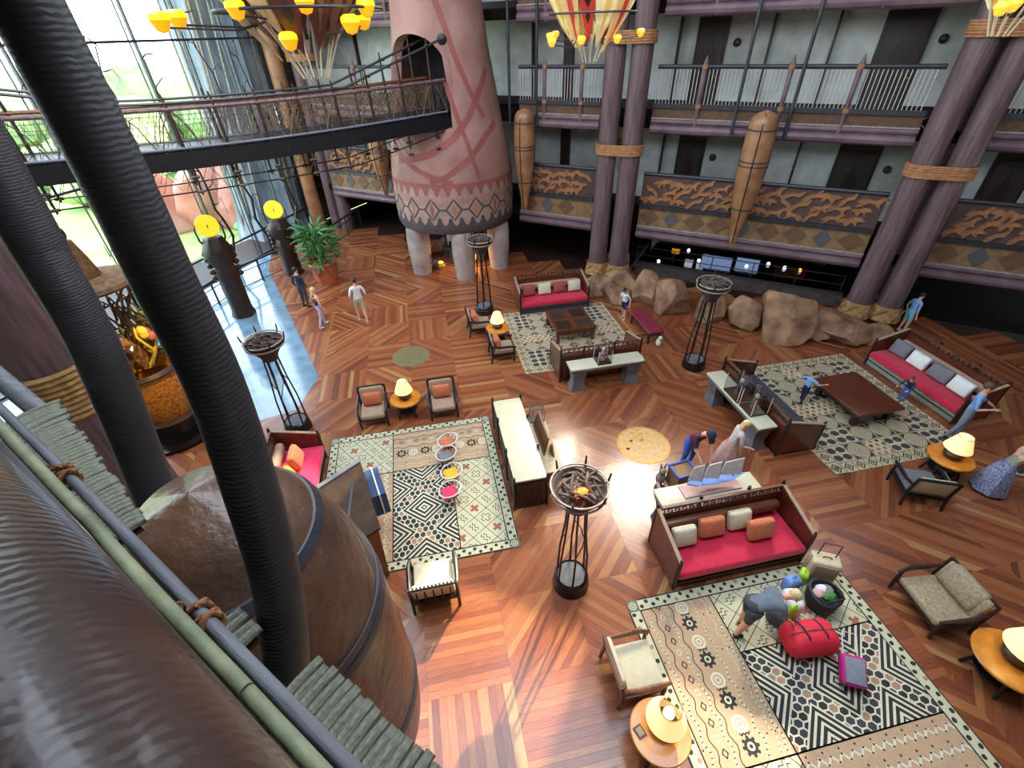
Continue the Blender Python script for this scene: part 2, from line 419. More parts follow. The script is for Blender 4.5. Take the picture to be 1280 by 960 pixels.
def plank_mesh(name, pols, mats):
    vs, fs, ms, uvs = plank_geo(pols); me = bpy.data.meshes.new(name); me.from_pydata(vs, [], fs)
    for q in mats: me.materials.append(MATS[q])
    me.polygons.foreach_set('material_index', ms)
    ul = me.uv_layers.new(name='UVMap'); ul.data.foreach_set('uv', [x for p in uvs for x in p]); me.update()
    return me
def p_size(pl):
    c = (sum(p[0] for p in pl[0]) / len(pl[0]), sum(p[1] for p in pl[0]) / len(pl[0]))
    if any(a < c[0] < b and e < c[1] < f for a, b, e, f in RUGS): return -1
    q = proj((c[0], c[1], 0))
    if not q or not (0 < q[0] < 1280 and 0 < q[1] < 960) or q[0] < 380 + (q[1] - 560) * .5: return -1
    L = max(math.hypot(a[0] - b[0], a[1] - b[1]) for a in pl[0] for b in pl[0])
    return L / q[2] ** 2
planks.sort(key=p_size, reverse=True)
for pl in planks[:300]:
    o = bpy.data.objects.new('plank', plank_mesh('plank', [(pl[0], 0, pl[2], pl[3])], ['jarrah_%d' % pl[1]])); COL.objects.link(o); o.parent = floor
o = bpy.data.objects.new('plank_field', plank_mesh('plank_field', planks[300:], ['jarrah_%d' % i for i in range(len(PLANKS))])); COL.objects.link(o)
o.parent = floor; o['kind'] = 'stuff'

# brass medallions let into the floor
def medallion(loc, r, mat, label):
    t = thing('floor_medallion', label, 'medallion', loc)
    m = MB().lathe([(0, .004), (r * .9, .004), (r * .9, 0)], 48); m.build('disc', mat, t)
    MB().lathe([(r * .9, .0), (r * .9, .006), (r, .006), (r, .0)], 48).build('rim', 'brass' if mat != 'olive' else 'olive', t)
    if mat != 'olive':
        m = MB(); rn = random.Random(3)
        for k in range(26):
            a = rn.random() * 2 * PI; q = r * .8 * math.sqrt(rn.random()); w = rn.uniform(.03, .12)
            m.prism([(q * math.cos(a) + w * math.cos(b + a) * rn.uniform(.5, 1), q * math.sin(a) + w * math.sin(b + a) * .6) for b in (0, 1.2, 2.3, 3.3, 4.4, 5.4)], .004, .006)
        m.build('engraving', 'brass', t, kind='stuff')
medallion((4.92, 7.95, 0), .69, 'gold_disc', 'large pale gold engraved medallion set flush in the floor')
medallion((-1.0, 13.7, 0), .64, 'olive', 'plain dull olive round medallion set flush in the floor')

# ================================================================ RUGS
def rpoly(mb, pts, m, z, box=None):
    if box: pts = clip(pts, *box)
    if len(pts) >= 3: mb.add([(p[0], p[1], z) for p in pts], [tuple(range(len(pts)))], m)
def stroke(mb, pts, w, m, z, box=None):
    for a, b in zip(pts, pts[1:]):
        dx, dy = b[0] - a[0], b[1] - a[1]; L = math.hypot(dx, dy) or 1; nx, ny = -dy / L * w / 2, dx / L * w / 2; ex, ey = dx / L * w * .3, dy / L * w * .3
        rpoly(mb, [(a[0] + nx - ex, a[1] + ny - ey), (a[0] - nx - ex, a[1] - ny - ey), (b[0] - nx + ex, b[1] - ny + ey), (b[0] + nx + ex, b[1] + ny + ey)], m, z, box)
def ring(mb, c, r, w, m, z, n=14, box=None, asp=1):
    stroke(mb, [(c[0] + r * math.cos(2 * PI * k / n), c[1] + r * asp * math.sin(2 * PI * k / n)) for k in range(n + 1)], w, m, z, box)
def disc(mb, c, r, m, z, n=12, box=None, asp=1):
    rpoly(mb, [(c[0] + r * math.cos(2 * PI * k / n), c[1] + r * asp * math.sin(2 * PI * k / n)) for k in range(n)], m, z, box)
RM = ['rug_cream', 'rug_dark', 'rug_brown', 'rug_tan', 'rug_rust', 'rug_ivory', 'rug_grey', 'rug_stone', 'rug_sand', 'rug_slate']
CRM, DRK, BRN, TAN, RST, IVO, GRY, STN, SND, SLT = range(10)
def border(mb, W, bw, rn):
    z = .0135
    for (a, b, c, d) in ((0, W, 0, bw), (0, W, W - bw, W), (0, bw, 0, W), (W - bw, W, 0, W)):
        rpoly(mb, [(a, c), (b, c), (b, d), (a, d)], CRM, z)
    n = int((W - 2 * bw) / .115)
    for side in range(4):
        for k in range(n):
            for row in (0, 1):
                if (k + row) % 2: continue
                p = bw + (k + .5) * (W - 2 * bw) / n; q = bw * (.32 + .36 * row)
                x, y = [(p, q), (W - q, p), (W - p, W - q), (q, W - p)][side]
                r = .042; a0 = rn.random()
                rpoly(mb, [(x + r * rn.uniform(.8, 1.15) * math.cos(a0 + b), y + r * rn.uniform(.8, 1.15) * math.sin(a0 + b)) for b in (0, 1.05, 2.1, 3.14, 4.2, 5.2)], BRN if rn.random() < .16 else DRK, z + .001)
    for q in (0.012, bw): stroke(mb, [(q, q), (W - q, q), (W - q, W - q), (q, W - q), (q, q)], .024, DRK, z + .0012)
    for x in (bw / 2, W - bw / 2):
        for y in (bw / 2, W - bw / 2):
            h = bw / 2
            rpoly(mb, [(x - h, y - h), (x + h, y - h), (x + h, y + h), (x - h, y + h)], GRY, z + .0014)
            for f, m in ((.72, CRM), (.5, GRY), (.34, CRM), (.16, GRY)): disc(mb, (x, y), h * f, m, z + .0016 + (1 - f) * .0008, 10)
def tiles(mb, bx, rn, g=.37):
    x0, x1, y0, y1 = bx; z = .0135; rpoly(mb, [(x0, y0), (x1, y0), (x1, y1), (x0, y1)], CRM, z)
    cx, cy = x0, y0; u = (math.cos(.62), math.sin(.62)); v = (-math.sin(.62), math.cos(.62)); zz = z + .001
    R = range(-14, 15)
    for i in R:
        for w, q in ((u, v), (v, u)):
            a = (cx + w[0] * i * g, cy + w[1] * i * g)
            stroke(mb, [(a[0] - q[0] * 8, a[1] - q[1] * 8), (a[0] + q[0] * 8, a[1] + q[1] * 8)], .013, DRK, zz, bx)
    for i in R:
        for j in R:
            c = (cx + u[0] * (i + .5) * g + v[0] * (j + .5) * g, cy + u[1] * (i + .5) * g + v[1] * (j + .5) * g)
            if not (x0 - .2 < c[0] < x1 + .2 and y0 - .2 < c[1] < y1 + .2): continue
            L = lambda a, b: (c[0] + u[0] * a * g + v[0] * b * g, c[1] + u[1] * a * g + v[1] * b * g)
            k = (i + 2 * j) % 4; h = .1; e = .3
            cross = [(-h, -e), (h, -e), (h, -h), (e, -h), (e, h), (h, h), (h, e), (-h, e), (-h, h), (-e, h), (-e, -h), (-h, -h)]
            if k == 0:
                for A in ([(-h, -e), (h, -e), (h, e), (-h, e)], [(-e, -h), (-h, -h), (-h, h), (-e, h)], [(h, -h), (e, -h), (e, h), (h, h)]): rpoly(mb, [L(*p) for p in A], RST, zz, bx)
            elif k == 2: stroke(mb, [L(*p) for p in cross + cross[:1]], .014, DRK, zz, bx)
            else:
                for sgn in (-.11, .11): stroke(mb, [L(p[0] + sgn, p[1]) for p in ((-.05, -.3), (.07, -.2), (-.07, -.05), (.07, .1), (-.06, .2), (.05, .3))], .014, DRK, zz, bx)
def diamonds(mb, bx, rn):
    x0, x1, y0, y1 = bx; z = .0135; rpoly(mb, [(x0, y0), (x1, y0), (x1, y1), (x0, y1)], IVO, z)
    w, h = (x1 - x0), (y1 - y0) / 2; cx = (x0 + x1) / 2
    cents = [(cx, y0 + h * k) for k in (0, 1, 2)] + [(q, y0 + h * (k + .5)) for q in (x0, x1) for k in (0, 1)]
    sx, sy = w / 11, h / 9.5; zz = z + .001
    for j in range(-1, int((y1 - y0) / sy) + 2):
        for i in range(-1, 13):
            px, py = x0 + (i + .5 * (j % 2)) * sx, y0 + j * sy; d = (i + 2 * j) % 9
            rpoly(mb, [(px + sx * .46 * math.cos(b), py + sy * .56 * math.sin(b)) for b in (.52, 1.57, 2.62, 3.67, 4.71, 5.76)], BRN if rn.random() < .22 else (SLT if rn.random() < .6 else DRK), zz, bx)
    for (a, b) in cents:
        for k, f in enumerate((.375, .345, .295, .255, .20, .16, .105, .06, .03)):
            rpoly(mb, [(a - w * f, b), (a, b - h * f), (a + w * f, b), (a, b + h * f)], (IVO, DRK)[k % 2], z + .002 + k * .0004, bx)
def waves(mb, bx, rn, vertical=False):
    x0, x1, y0, y1 = bx; z = .0135; rpoly(mb, [(x0, y0), (x1, y0), (x1, y1), (x0, y1)], TAN, z); zz = z + .001
    H = y1 - y0
    for f, m, w in ((.06, CRM, .03), (.13, CRM, .022), (.28, CRM, .03), (.60, DRK, .016), (.66, CRM, .028), (.84, DRK, .016), (.92, CRM, .03)):
        n = int((x1 - x0) / .07)
        stroke(mb, [(x0 + (x1 - x0) * k / n, y0 + H * f + .03 * math.sin(k * 1.25)) for k in range(n + 1)], w, m, zz, bx)
    n = 4
    for k in range(n):
        c = x0 + (x1 - x0) * (k + .35) / n
        disc(mb, (c, y0 + H * .44), .105, DRK, zz + .0003, 14, bx); disc(mb, (c, y0 + H * .44), .06, CRM, zz + .0006, 10, bx); disc(mb, (c, y0 + H * .44), .03, DRK, zz + .0009, 8, bx)
        for b in range(8): disc(mb, (c + .115 * math.cos(b * .785), y0 + H * .44 + .115 * math.sin(b * .785)), .028, DRK, zz, 6, bx)
        d = c + .3
        for r, m in ((.125, IVO), (.085, TAN), (.06, IVO), (.03, TAN)): disc(mb, (d, y0 + H * .44), r, m, zz + .0003 + (.125 - r) * .01, 10, bx)
        stroke(mb, [(c + .15, y0 + H * (.38 + .02 * q)) if q % 2 else (c + .18, y0 + H * (.38 + .02 * q)) for q in range(7)], .02, DRK, zz, bx)
        for b, m in ((0.0, DRK), (.2, IVO), (.4, DRK)):
            q = (c + b, y0 + H * .75); stroke(mb, [(q[0] - .06, q[1]), (q[0], q[1] - .045), (q[0] + .06, q[1]), (q[0], q[1] + .045), (q[0] - .06, q[1])], .018, m, zz, bx)
        for b in (.1, .2, .97): disc(mb, (c + .1, y0 + H * b), .016, DRK, zz, 6, bx)
def zigs(mb, bx, rn):
    x0, x1, y0, y1 = bx; z = .0135; rpoly(mb, [(x0, y0), (x1, y0), (x1, y1), (x0, y1)], TAN, z)
    for f in (.12, .3, .5, .7, .88):
        n = int((y1 - y0) / .09)
        stroke(mb, [(x0 + (x1 - x0) * f + (.05 if k % 2 else -.05), y0 + (y1 - y0) * k / n) for k in range(n + 1)], .035, IVO, z + .001, bx)
        for k in range(0, n, 3): disc(mb, (x0 + (x1 - x0) * f + .11, y0 + (y1 - y0) * k / n), .018, DRK, z + .001, 6, bx)
def rug_tribal(W, loc, rz, label):
    t = thing('patterned_rug', label, 'rug', loc, rz); rn = random.Random(5); h = W / 2
    MB().prism([(-h, -h), (h, -h), (h, h), (-h, h)], .001, .013).build('backing', 'rug_dark', t, smooth=False)
    M = Matrix.Translation((-h, -h, 0)); b = .22; e = W - b; u = b + (e - b) * .37; v = b + (e - b) * .65; k = b + (e - b) * .735
    for nme, fn, bx in (('border', None, None), ('cross_tile_field', tiles, (b, u, v, e)), ('wave_field', waves, (u, e, v, e)), ('diamond_field', diamonds, (u, k, b, v)),
                        ('cross_tile_field', tiles, (k, e, b, v)), ('zigzag_field', zigs, (b, u, b, v))):
        mb = MB()
        if fn is None: border(mb, W, b, rn)
        else:
            fn(mb, bx, rn); x0, x1, y0, y1 = bx
            stroke(mb, [(x0, y0), (x1, y0), (x1, y1), (x0, y1), (x0, y0)], .02, DRK, .0205)
        mb.xf(M).build(nme, RM, t, smooth=False, kind='stuff')
    return t
rug_tribal(4.36, (-1.08, 7.85, 0), 0, 'black and cream tribal rug under the small stools by the television cabinet')
rug_tribal(4.44, (5.02, 1.84, 0), PI / 2, 'black and cream tribal rug under the open luggage and the pink suitcase')
def rug_spiral(W, H, loc, rz, label):
    t = thing('patterned_rug', label, 'rug', loc, rz); rn = random.Random(9); mb = MB()
    MB().prism([(-W / 2, -H / 2), (W / 2, -H / 2), (W / 2, H / 2), (-W / 2, H / 2)], .001, .013).build('backing', 'rug_sand', t, smooth=False)
    z = .0135; b = .3; x0, y0 = -W / 2 + b, -H / 2 + b; x1, y1 = W / 2 - b, H / 2 - b
    n = 12; bo = MB()
    for side in range(4):
        L = W if side % 2 == 0 else H
        for k in range(n):
            p = -L / 2 + (k + .5) * L / n
            for f, m, dz in ((.13, DRK, 0), (.09, SND, .0004), (.055, DRK, .0008), (.02, SND, .0012)):
                c = [(p, -H / 2 + b / 2), (W / 2 - b / 2, p), (p, H / 2 - b / 2), (-W / 2 + b / 2, p)][side]
                rpoly(bo, [(c[0] - f, c[1]), (c[0], c[1] - f), (c[0] + f, c[1]), (c[0], c[1] + f)], m, z + dz)
            q = -L / 2 + k * L / n; e = [((q, -H / 2), (q, -H / 2 + b)), ((W / 2, q), (W / 2 - b, q)), ((q, H / 2), (q, H / 2 - b)), ((-W / 2, q), (-W / 2 + b, q))][side]
            stroke(bo, e, .02, DRK, z)
    bo.build('border', RM, t, smooth=False, kind='stuff')
    rpoly(mb, [(x0, y0), (x1, y0), (x1, y1), (x0, y1)], DRK, z)
    cols = 6; rows = 7; cw, ch = (x1 - x0) / cols, (y1 - y0) / rows
    for i in range(cols):
        for j in range(rows):
            bx = (x0 + i * cw, x0 + (i + 1) * cw, y0 + j * ch, y0 + (j + 1) * ch); c = ((bx[0] + bx[1]) / 2, (bx[2] + bx[3]) / 2)
            if j == 3 or (i == 2 and j in (0, 6)):
                rpoly(mb, [(bx[0], bx[2]), (bx[1], bx[2]), (bx[1], bx[3]), (bx[0], bx[3])], SND, z + .0004)
                for a in range(6):
                    for d in range(4):
                        if (a + d) % 2: disc(mb, (bx[0] + cw * (a + .5) / 6, bx[2] + ch * (d + .5) / 4), .06, RST if rn.random() < .7 else DRK, z + .001, 4, bx)
            elif (i in (0, 5) and j in (0, 1, 5, 6)) or (i + j * 2) % 7 == 3:
                rpoly(mb, [(bx[0], bx[2]), (bx[1], bx[2]), (bx[1], bx[3]), (bx[0], bx[3])], SND, z + .0004)
                for a in (.27, .73):
                    for d in (.27, .73): disc(mb, (bx[0] + cw * a, bx[2] + ch * d), .125, SLT, z + .001, 6, bx, .85)
            else:
                for k, (f, m) in enumerate(((.47, SND), (.42, STN), (.365, SND), (.31, STN), (.25, SND), (.2, STN), (.13, SND), (.08, STN))):
                    disc(mb, c, f * cw * .96, m, z + .0006 + k * .0004, 20, bx, ch / cw * 1.02)
    for i in range(cols + 1): stroke(mb, [(x0 + i * cw, y0), (x0 + i * cw, y1)], .05, SND, z + .005); stroke(mb, [(x0 + i * cw, y0), (x0 + i * cw, y1)], .018, DRK, z + .0054)
    for j in range(rows + 1): stroke(mb, [(x0, y0 + j * ch), (x1, y0 + j * ch)], .045, SND, z + .005); stroke(mb, [(x0, y0 + j * ch), (x1, y0 + j * ch)], .016, DRK, z + .0054)
    mb.build('spiral_field', RM, t, smooth=False, kind='stuff')
rug_spiral(4.05, 4.08, (4.62, 13.78, 0), 0, 'dark rug with tan spirals under the four-panel coffee table')
rug_spiral(4.0, 4.46, (11.0, 8.17, 0), PI / 2 * 0, 'dark rug with tan spirals under the big plain wooden table')
# ================================================================ FAR GALLERY
def fbox(mb, s0, s1, o0, o1, z0, z1, m=0):
    c = FA((s0 + s1) / 2, (o0 + o1) / 2, (z0 + z1) / 2); mb.box(c, (s1 - s0, o1 - o0, z1 - z0), m, FROT)
S0, S1 = -18.0, 20.0
FLOORS = (2.45, 6.15, 9.45, 12.7)
for i, z in enumerate(FLOORS):
    m = MB(); fbox(m, S0, S1, .55, 11.0 if i == 0 else 6.0, z - .3, z); struct(m.build('floor_gallery_%d' % (i + 2), 'carpet_dark', smooth=False))
for i, (za, zb) in enumerate(zip(FLOORS, FLOORS[1:])):
    m = MB(); fbox(m, S0, S1, 3.2, 3.45, za, zb - .3); struct(m.build('wall_gallery_%d' % (i + 2), 'plaster', smooth=False))
    m = MB(); fbox(m, S0, S1, 3.14, 3.2, za, za + .32); struct(m.build('baseboard_gallery_%d' % (i + 2), 'dark_wood', smooth=False))
# wall above the top gallery, with openings added to throw sun on the floor
m = MB(); prev = S0
for a, b in ((-9.0, -5.2), (-3.6, -.6), (1.2, 4.4), (5.8, 7.8), (10.2, 14.2)):
    fbox(m, prev, a, .6, .9, 12.7, ROOF_Z); prev = b
fbox(m, prev, S1, .6, .9, 12.7, ROOF_Z); struct(m.build('wall_clerestory', 'thatch', smooth=False))
def pilaster(s, z0, z1, w=.12):
    m = MB(); fbox(m, s - w, s + w, 3.0, 3.2, z0, z1); struct(m.build('trim_pilaster', 'dark_wood', smooth=False))
for z0, z1 in ((2.45, 5.85), (6.15, 9.15), (9.45, 12.4)):
    for s in (-14.5, -11, -7.5, -4.9, -3.3, -.6, 1.0, 4.05, 5.95, 10.9, 13.0, 15.6): pilaster(s, z0, z1, .035 if s not in (-3.3,) else .2)
def gallery_door(s0, s1, z0, n):
    t = bpy.data.objects.new('door_%d' % n, None); COL.objects.link(t); t.location = FA((s0 + s1) / 2, 3.18, z0); t.rotation_euler = (0, 0, FROT); struct(t)
    w = (s1 - s0) / 2
    MB().box((0, -.04, 1.42), (2 * w, .1, 2.84)).build('door_frame', 'dark_wood', t, smooth=False)
    MB().box((0, -.11, 1.3), (2 * w - .2, .06, 2.6)).build('door_leaf', 'door_wood', t, smooth=False)
    m = MB()
    m.slab([(-.22, -.14, .7), (.22, -.14, .7), (.28, -.14, 1.3), (0, -.14, 2.3), (-.28, -.14, 1.3)], (0, -1, 0), .04); m.build('carved_shield', 'dark_wood', t, smooth=False)
    MB().ell((w - .18, -.18, 1.1), (.035, .05, .035)).build('door_handle', 'brass', t)
    # round wall lamp beside the door
    MB().ell((w + .35, -.1, 2.1), (.13, .09, .13)).build('wall_sconce', 'lamp_base', t)
k = 1
for z in (2.45, 6.15, 9.45):
    for s0, s1 in ((7.2, 8.5), (1.6, 2.65), (11.6, 12.7), (16.5, 17.6), (-9.6, -8.5)):
        gallery_door(s0, s1, z, k); k += 1

def gallery_rail(s0, s1, z, label, carved):
    """front of one gallery bay: two beams, tiled apron, lower rail, balustrade, hand rail, posts"""
    L = s1 - s0; mid = FA((s0 + s1) / 2, .5, z)
    t = thing('gallery_railing', label, 'railing', mid, FROT); h = L / 2
    zb = -.55 if carved else -.45
    m = MB().cyl((-h, 0, zb + .16), (h, 0, zb + .16), .16, n=10); m.build('beam', 'purple_beam', t)
    m = MB().cyl((-h, -.02, zb + .40), (h, -.02, zb + .40), .09, n=8); m.build('beam', 'purple_beam', t)
    # thatch fringe line over the beam
    MB().box((0, -.05, zb + .50), (L, .12, .035)).build('fringe', 'twig_grey', t, smooth=False)
    a0 = zb + .52; a1 = .66 if carved else .36
    MB().box((0, .03, (a0 + a1) / 2), (L, .06, a1 - a0)).build('apron', 'panel_tan' if carved else 'panel_brown', t, smooth=False)
    if carved:
        w = .42; n = int(L / w); me = MB(); hh = (a1 - a0) / 2
        me.slab([(-w * .95, 0, 0), (0, 0, -hh), (w * .95, 0, 0), (0, 0, hh)], (0, -1, 0), .03); A = me.mesh('diamond_tile', 'panel_brown', False)
        B = A.copy(); B.materials[0] = MATS['panel_slate']
        for i in range(n // 2 + 1):
            x = -h + .42 + i * 2.05 * w
            if x < h - .45: part(t, 'diamond_tile', B if i % 3 == 1 else A, (x, 0, (a0 + a1) / 2), scale=(.98 if i % 3 != 1 else .7, 1, .98))
    else:
        me = MB(); hh = a1 - a0
        me.bar((-.2, 0, 0), (.2, 0, hh), .02, .03); A = me.mesh('lattice_lath', 'lattice_brown', False)
        me = MB().bar((.2, 0, 0), (-.2, 0, hh), .02, .03); B = me.mesh('lattice_lath', 'lattice_brown', False)
        for i in range(int(L / .3)):
            x = -h + .2 + i * .3
            part(t, 'lattice_lath', A, (x, -.01, a0)); part(t, 'lattice_lath', B, (x, -.03, a0))
    zr = a1 + .02; top = 1.9 if carved else 1.55
    MB().box((0, -.03, zr + .05), (L, .14, .13)).build('lower_rail', 'rail_metal', t, smooth=False)
    MB().cyl((-h, 0, top), (h, 0, top), .065, n=8).build('hand_rail', 'rail_metal', t)
    if carved:
        MB().box((0, .03, (zr + top) / 2 + .05), (L, .05, top - zr - .12)).build('relief_ground', 'relief_ground', t, smooth=False)
        shapes = []
        P = [[(-.42, -.1), (-.3, .02), (-.12, .06), (.1, .05), (.25, .16), (.38, .2), (.5, .12), (.36, .08), (.28, -.04), (.36, -.2), (.26, -.14), (.14, -.06), (-.1, -.06), (-.26, -.2), (-.4, -.26), (-.3, -.12)],
             [(-.45, .06), (-.3, .12), (-.1, .1), (.1, .14), (.3, .1), (.46, -.04), (.34, -.02), (.2, .02), (.16, -.18), (.08, -.02), (-.12, 0), (-.2, -.2), (-.28, -.02), (-.38, 0)],
             [(-.4, -.22), (-.28, -.02), (-.05, .1), (.18, .12), (.3, .24), (.42, .24), (.34, .1), (.24, -.02), (.02, -.02), (-.16, -.1), (-.26, -.24)]]
        for p in P:
            me = MB(); c = [(x, 0, y) for x, y in p]; k = len(c)
            vs = c + [(x * .9, -.05, y * .9) for x, _, y in c] + [(0, -.055, 0)]
            fs = [(i, (i + 1) % k, k + (i + 1) % k, k + i) for i in range(k)] + [(k + i, k + (i + 1) % k, 2 * k) for i in range(k)]
            me.add(vs, fs); shapes.append(me.mesh('carved_antelope', 'relief_animal', False))
        rn = random.Random(int(s0 * 10)); zz0 = zr + .2; zz1 = top - .12
        x = -h + .3; i = 0
        while x < h - .3:
            for row in range(3):
                part(t, 'carved_antelope', shapes[rn.randrange(3)], (x + .18 * row + rn.uniform(-.08, .08), 0, zz0 + (zz1 - zz0) * (row + .4) / 3 + rn.uniform(-.04, .04)), (0, rn.uniform(-.25, .25), 0), (rn.uniform(.7, .95) * rn.choice((1, 1, 1, -1)), 1, rn.uniform(.85, 1.1)))
            x += .56
    else:
        me = MB().cyl((0, 0, 0), (0, 0, top - zr - .1), .014, n=5); A = me.mesh('baluster', 'bar_cream')
        n = int(L / .115)
        for i in range(n): part(t, 'baluster', A, (-h + .05 + i * .115, 0, zr + .1))
    # posts
    me = MB(); me.tube([(0, -.06, zb + .02), (0, -.08, .3), (0, -.08, top + .1), (0, -.05, top + .3)], [.05, .07, .075, .012], 8)
    A = me.mesh('post', 'purple_beam' if not carved else 'rail_metal')
    col = MB().cyl((0, -.07, -.05), (0, -.07, .06), .095, n=8).mesh('post_binding', 'lashing')
    if not carved:
        for s in (-12.5, -10.2, -7.9, -5.6, -4.32, -3.19, -1.72, 2.46, 4.27 + .7, 6.75, 12.2, 14.5, 16.8):
            if s0 + .2 < s < s1 - .2:
                p = part(t, 'post', A, (s - (s0 + s1) / 2, 0, 0)); part(p, 'post_binding', col, (0, 0, top)); part(p, 'post_binding', col, (0, 0, zr + .06))
    return t
BAYS = ((-15.5, -9.95, ''), (-4.3, -.95, ''), (.95, 8.75, 'between the twin log columns'), (10.4, 19.5, 'right of the right-hand log columns'))
BN = ('left of the round tower', 'right of the round tower', 'between the log column groups', 'beyond the columns near the long sofa')
for (a, b, _), nm in zip(BAYS, BN):
    gallery_rail(a, b, 2.45, 'carved antelope balustrade, lowest gallery, ' + nm, True)
    gallery_rail(a, b, 6.15, 'slim cream balusters of the middle gallery ' + nm, False)
    gallery_rail(a, b, 9.45, 'railing of the topmost gallery ' + nm, False)
# tall thin posts that run from gallery to gallery
for i, s in enumerate((3.7, 5.3, -4.6, -3.45, 14.0)):
    m = MB().tube([(0, 0, 0), (0, 0, 6.8)], .055, 8); o = m.build('gallery_pole', 'rail_metal'); o.location = FA(s, .25, 5.78)
    tag(o, ('tall slim dark pole left of the hanging pod between columns', 'tall slim dark pole right of the hanging pod between columns', 'tall slim dark pole nearest the round tower', 'tall slim dark pole right beside the pod near the tower', 'tall slim dark pole beyond the right log columns')[i], 'pole', 'slim poles along the galleries')

# ---------------------------------------------------------------- log columns with rope lashings
def log_column(s, o, r, z0, label, grp, top=ROOF_Z):
    t = thing('log_column', label, 'column', FA(s, o, 0), FROT, grp)
    rn = random.Random(int(s * 77 + o * 13)); n = 16; wob = [1 + rn.uniform(-.05, .05) for _ in range(n)]
    m = MB(); m.lathe([(r * 1.08, z0), (r * 1.02, z0 + 2), (r, 6), (r * .96, top)], n, wob=lambda a, z: wob[int(round(a / (2 * PI) * n)) % n]); m.build('log', 'purple_log', t, ang=60)
    return t
def lash(parent, z, pts, r, h=.36):
    """flat rope binding round a group of columns (points in the column's own frame)"""
    m = MB(); hull = []
    for a in range(40):
        d = Vector((math.cos(a * PI / 20), math.sin(a * PI / 20))); p = max(pts, key=lambda q: q[0] * d.x + q[1] * d.y); hull.append((p[0] + d.x * r, p[1] + d.y * r))
    for k in range(6):
        zz = z + h * (k + .5) / 6; m.tube([(x, y, zz) for x, y in hull + hull[:1]], h / 11, 6, caps=False)
    m.build('rope_binding', 'lashing', parent)
def column_group(sc, label, z0):
    cols = [(sc - .43, -.05), (sc + .43, .02), (sc + .15, 1.05)]
    for i, (s, o) in enumerate(cols):
        t = log_column(s, o, .35, z0, label[i], None)
        if i == 0:
            pts = [(a - s, b - o) for a, b in cols]
            for z in (5.05, 8.35, 11.6): lash(t, z, pts, .41)
        # rope sock round the foot
        m = MB().lathe([(.43, z0 + .55), (.47, z0 + .3), (.52, z0 + .05)], 14, wob=lambda a, z: 1 + .03 * math.sin(5 * a)); m.build('foot_wrap', 'weave', t)
        m = MB()
        for k in range(5): m.tube([(.5 * math.cos(a), .5 * math.sin(a), z0 + .12 + .38 * q) for a, q in ((k * 1.26, 0), (k * 1.26 + .4, .5), (k * 1.26 + .8, 1))], .022, 5)
        m.build('rope_tie', 'rope', t)
column_group(.03, ['left log of the rope-bound column group beside the red-seated sofa', 'right log of the rope-bound column group beside the red-seated sofa', 'rear log of the column group beside the red-seated sofa'], .35)
column_group(9.56, ['left log of the rope-bound column group near the long red sofa', 'right log of the rope-bound column group near the long red sofa', 'rear log of the column group near the long red sofa'], .45)
for i, (x, y, r) in enumerate(((-5.75, 28.4, .36), (-4.75, 28.3, .26), (-4.15, 28.0, .33))):
    t = thing('log_column', ['broad orange-brown log column at the edge of the glass wall', 'thin log column between two thicker ones behind the bridge', 'dark log column behind the bridge and the potted palm'][i], 'column', (x, y, 0), 0)
    MB().lathe([(r * 1.1, -.05), (r, 3), (r, ROOF_Z)], 14).build('log', 'pod_wood_far' if i == 0 else 'purple_log', t)  # first log takes a warm brown for the orange light on it
    if i == 1: lash(t, 7.9, [(0, 0), (.6, -.3)], .4, .3)

# ---------------------------------------------------------------- carved pods hung on the galleries
def pod_r(u, k, tip):
    if not tip: return (max(0, 1 - abs(2 * u - 1) ** k)) ** .5
    if u < .1: return math.sqrt(max(0, 1 - ((.1 - u) / .1) ** 2.2)) * .92 + .0
    if u < .35: return .92 + .08 * math.sin((u - .1) / .25 * PI / 2)
    if u < .86: return 1 - .62 * ((u - .35) / .51) ** 1.7
    return .38 - .2 * (u - .86) / .14 if u < .995 else .0
def pod(loc, L, R, mat, label, bands, k=2.6, tip=False, n=28):
    t = thing('carved_pod', label, 'carving', loc, 0)
    us = [i / 40 for i in range(41)]
    MB().lathe([(max(.004, R * pod_r(u, k, tip)), -L * u) for u in us], n).build('shell', mat, t, ang=60)
    for b in bands:
        dz = .055 if R > .6 else .045; b2 = b + dz / L; r1, r2 = R * pod_r(b, k, tip), R * pod_r(b2, k, tip)
        MB().lathe([(r1 - .01, -L * b), (r1 + .012, -L * b), (r2 + .012, -L * b2), (r2 - .01, -L * b2)], n).build('band', 'pod_band', t)
    return t
for s, z0, L, R, lab in ((4.62, 6.62, 4.4, .46, 'tall glossy carved pod hung on the galleries between the column groups'), (-3.85, 6.42, 3.9, .42, 'tall glossy carved pod hung on the galleries beside the round tower'), (-11.5, 5.6, 3.2, .42, 'carved pod hung on the gallery behind the suspension bridge')):
    t = pod(FA(s, .0, z0), L, R, 'pod_wood_far', lab, (.12, .33, .36, .68), tip=True)
    m = MB()      # dark slit down the front
    pts = []
    for i in range(14):
        u = .02 + .95 * i / 13; rr = pod_r(u, 2.6, True); q = -DN * (R * rr + .004); pts.append((q.x, q.y, -L * u))
    m.tube(pts, .022, 5); m.build('slit', 'black_frame', t)

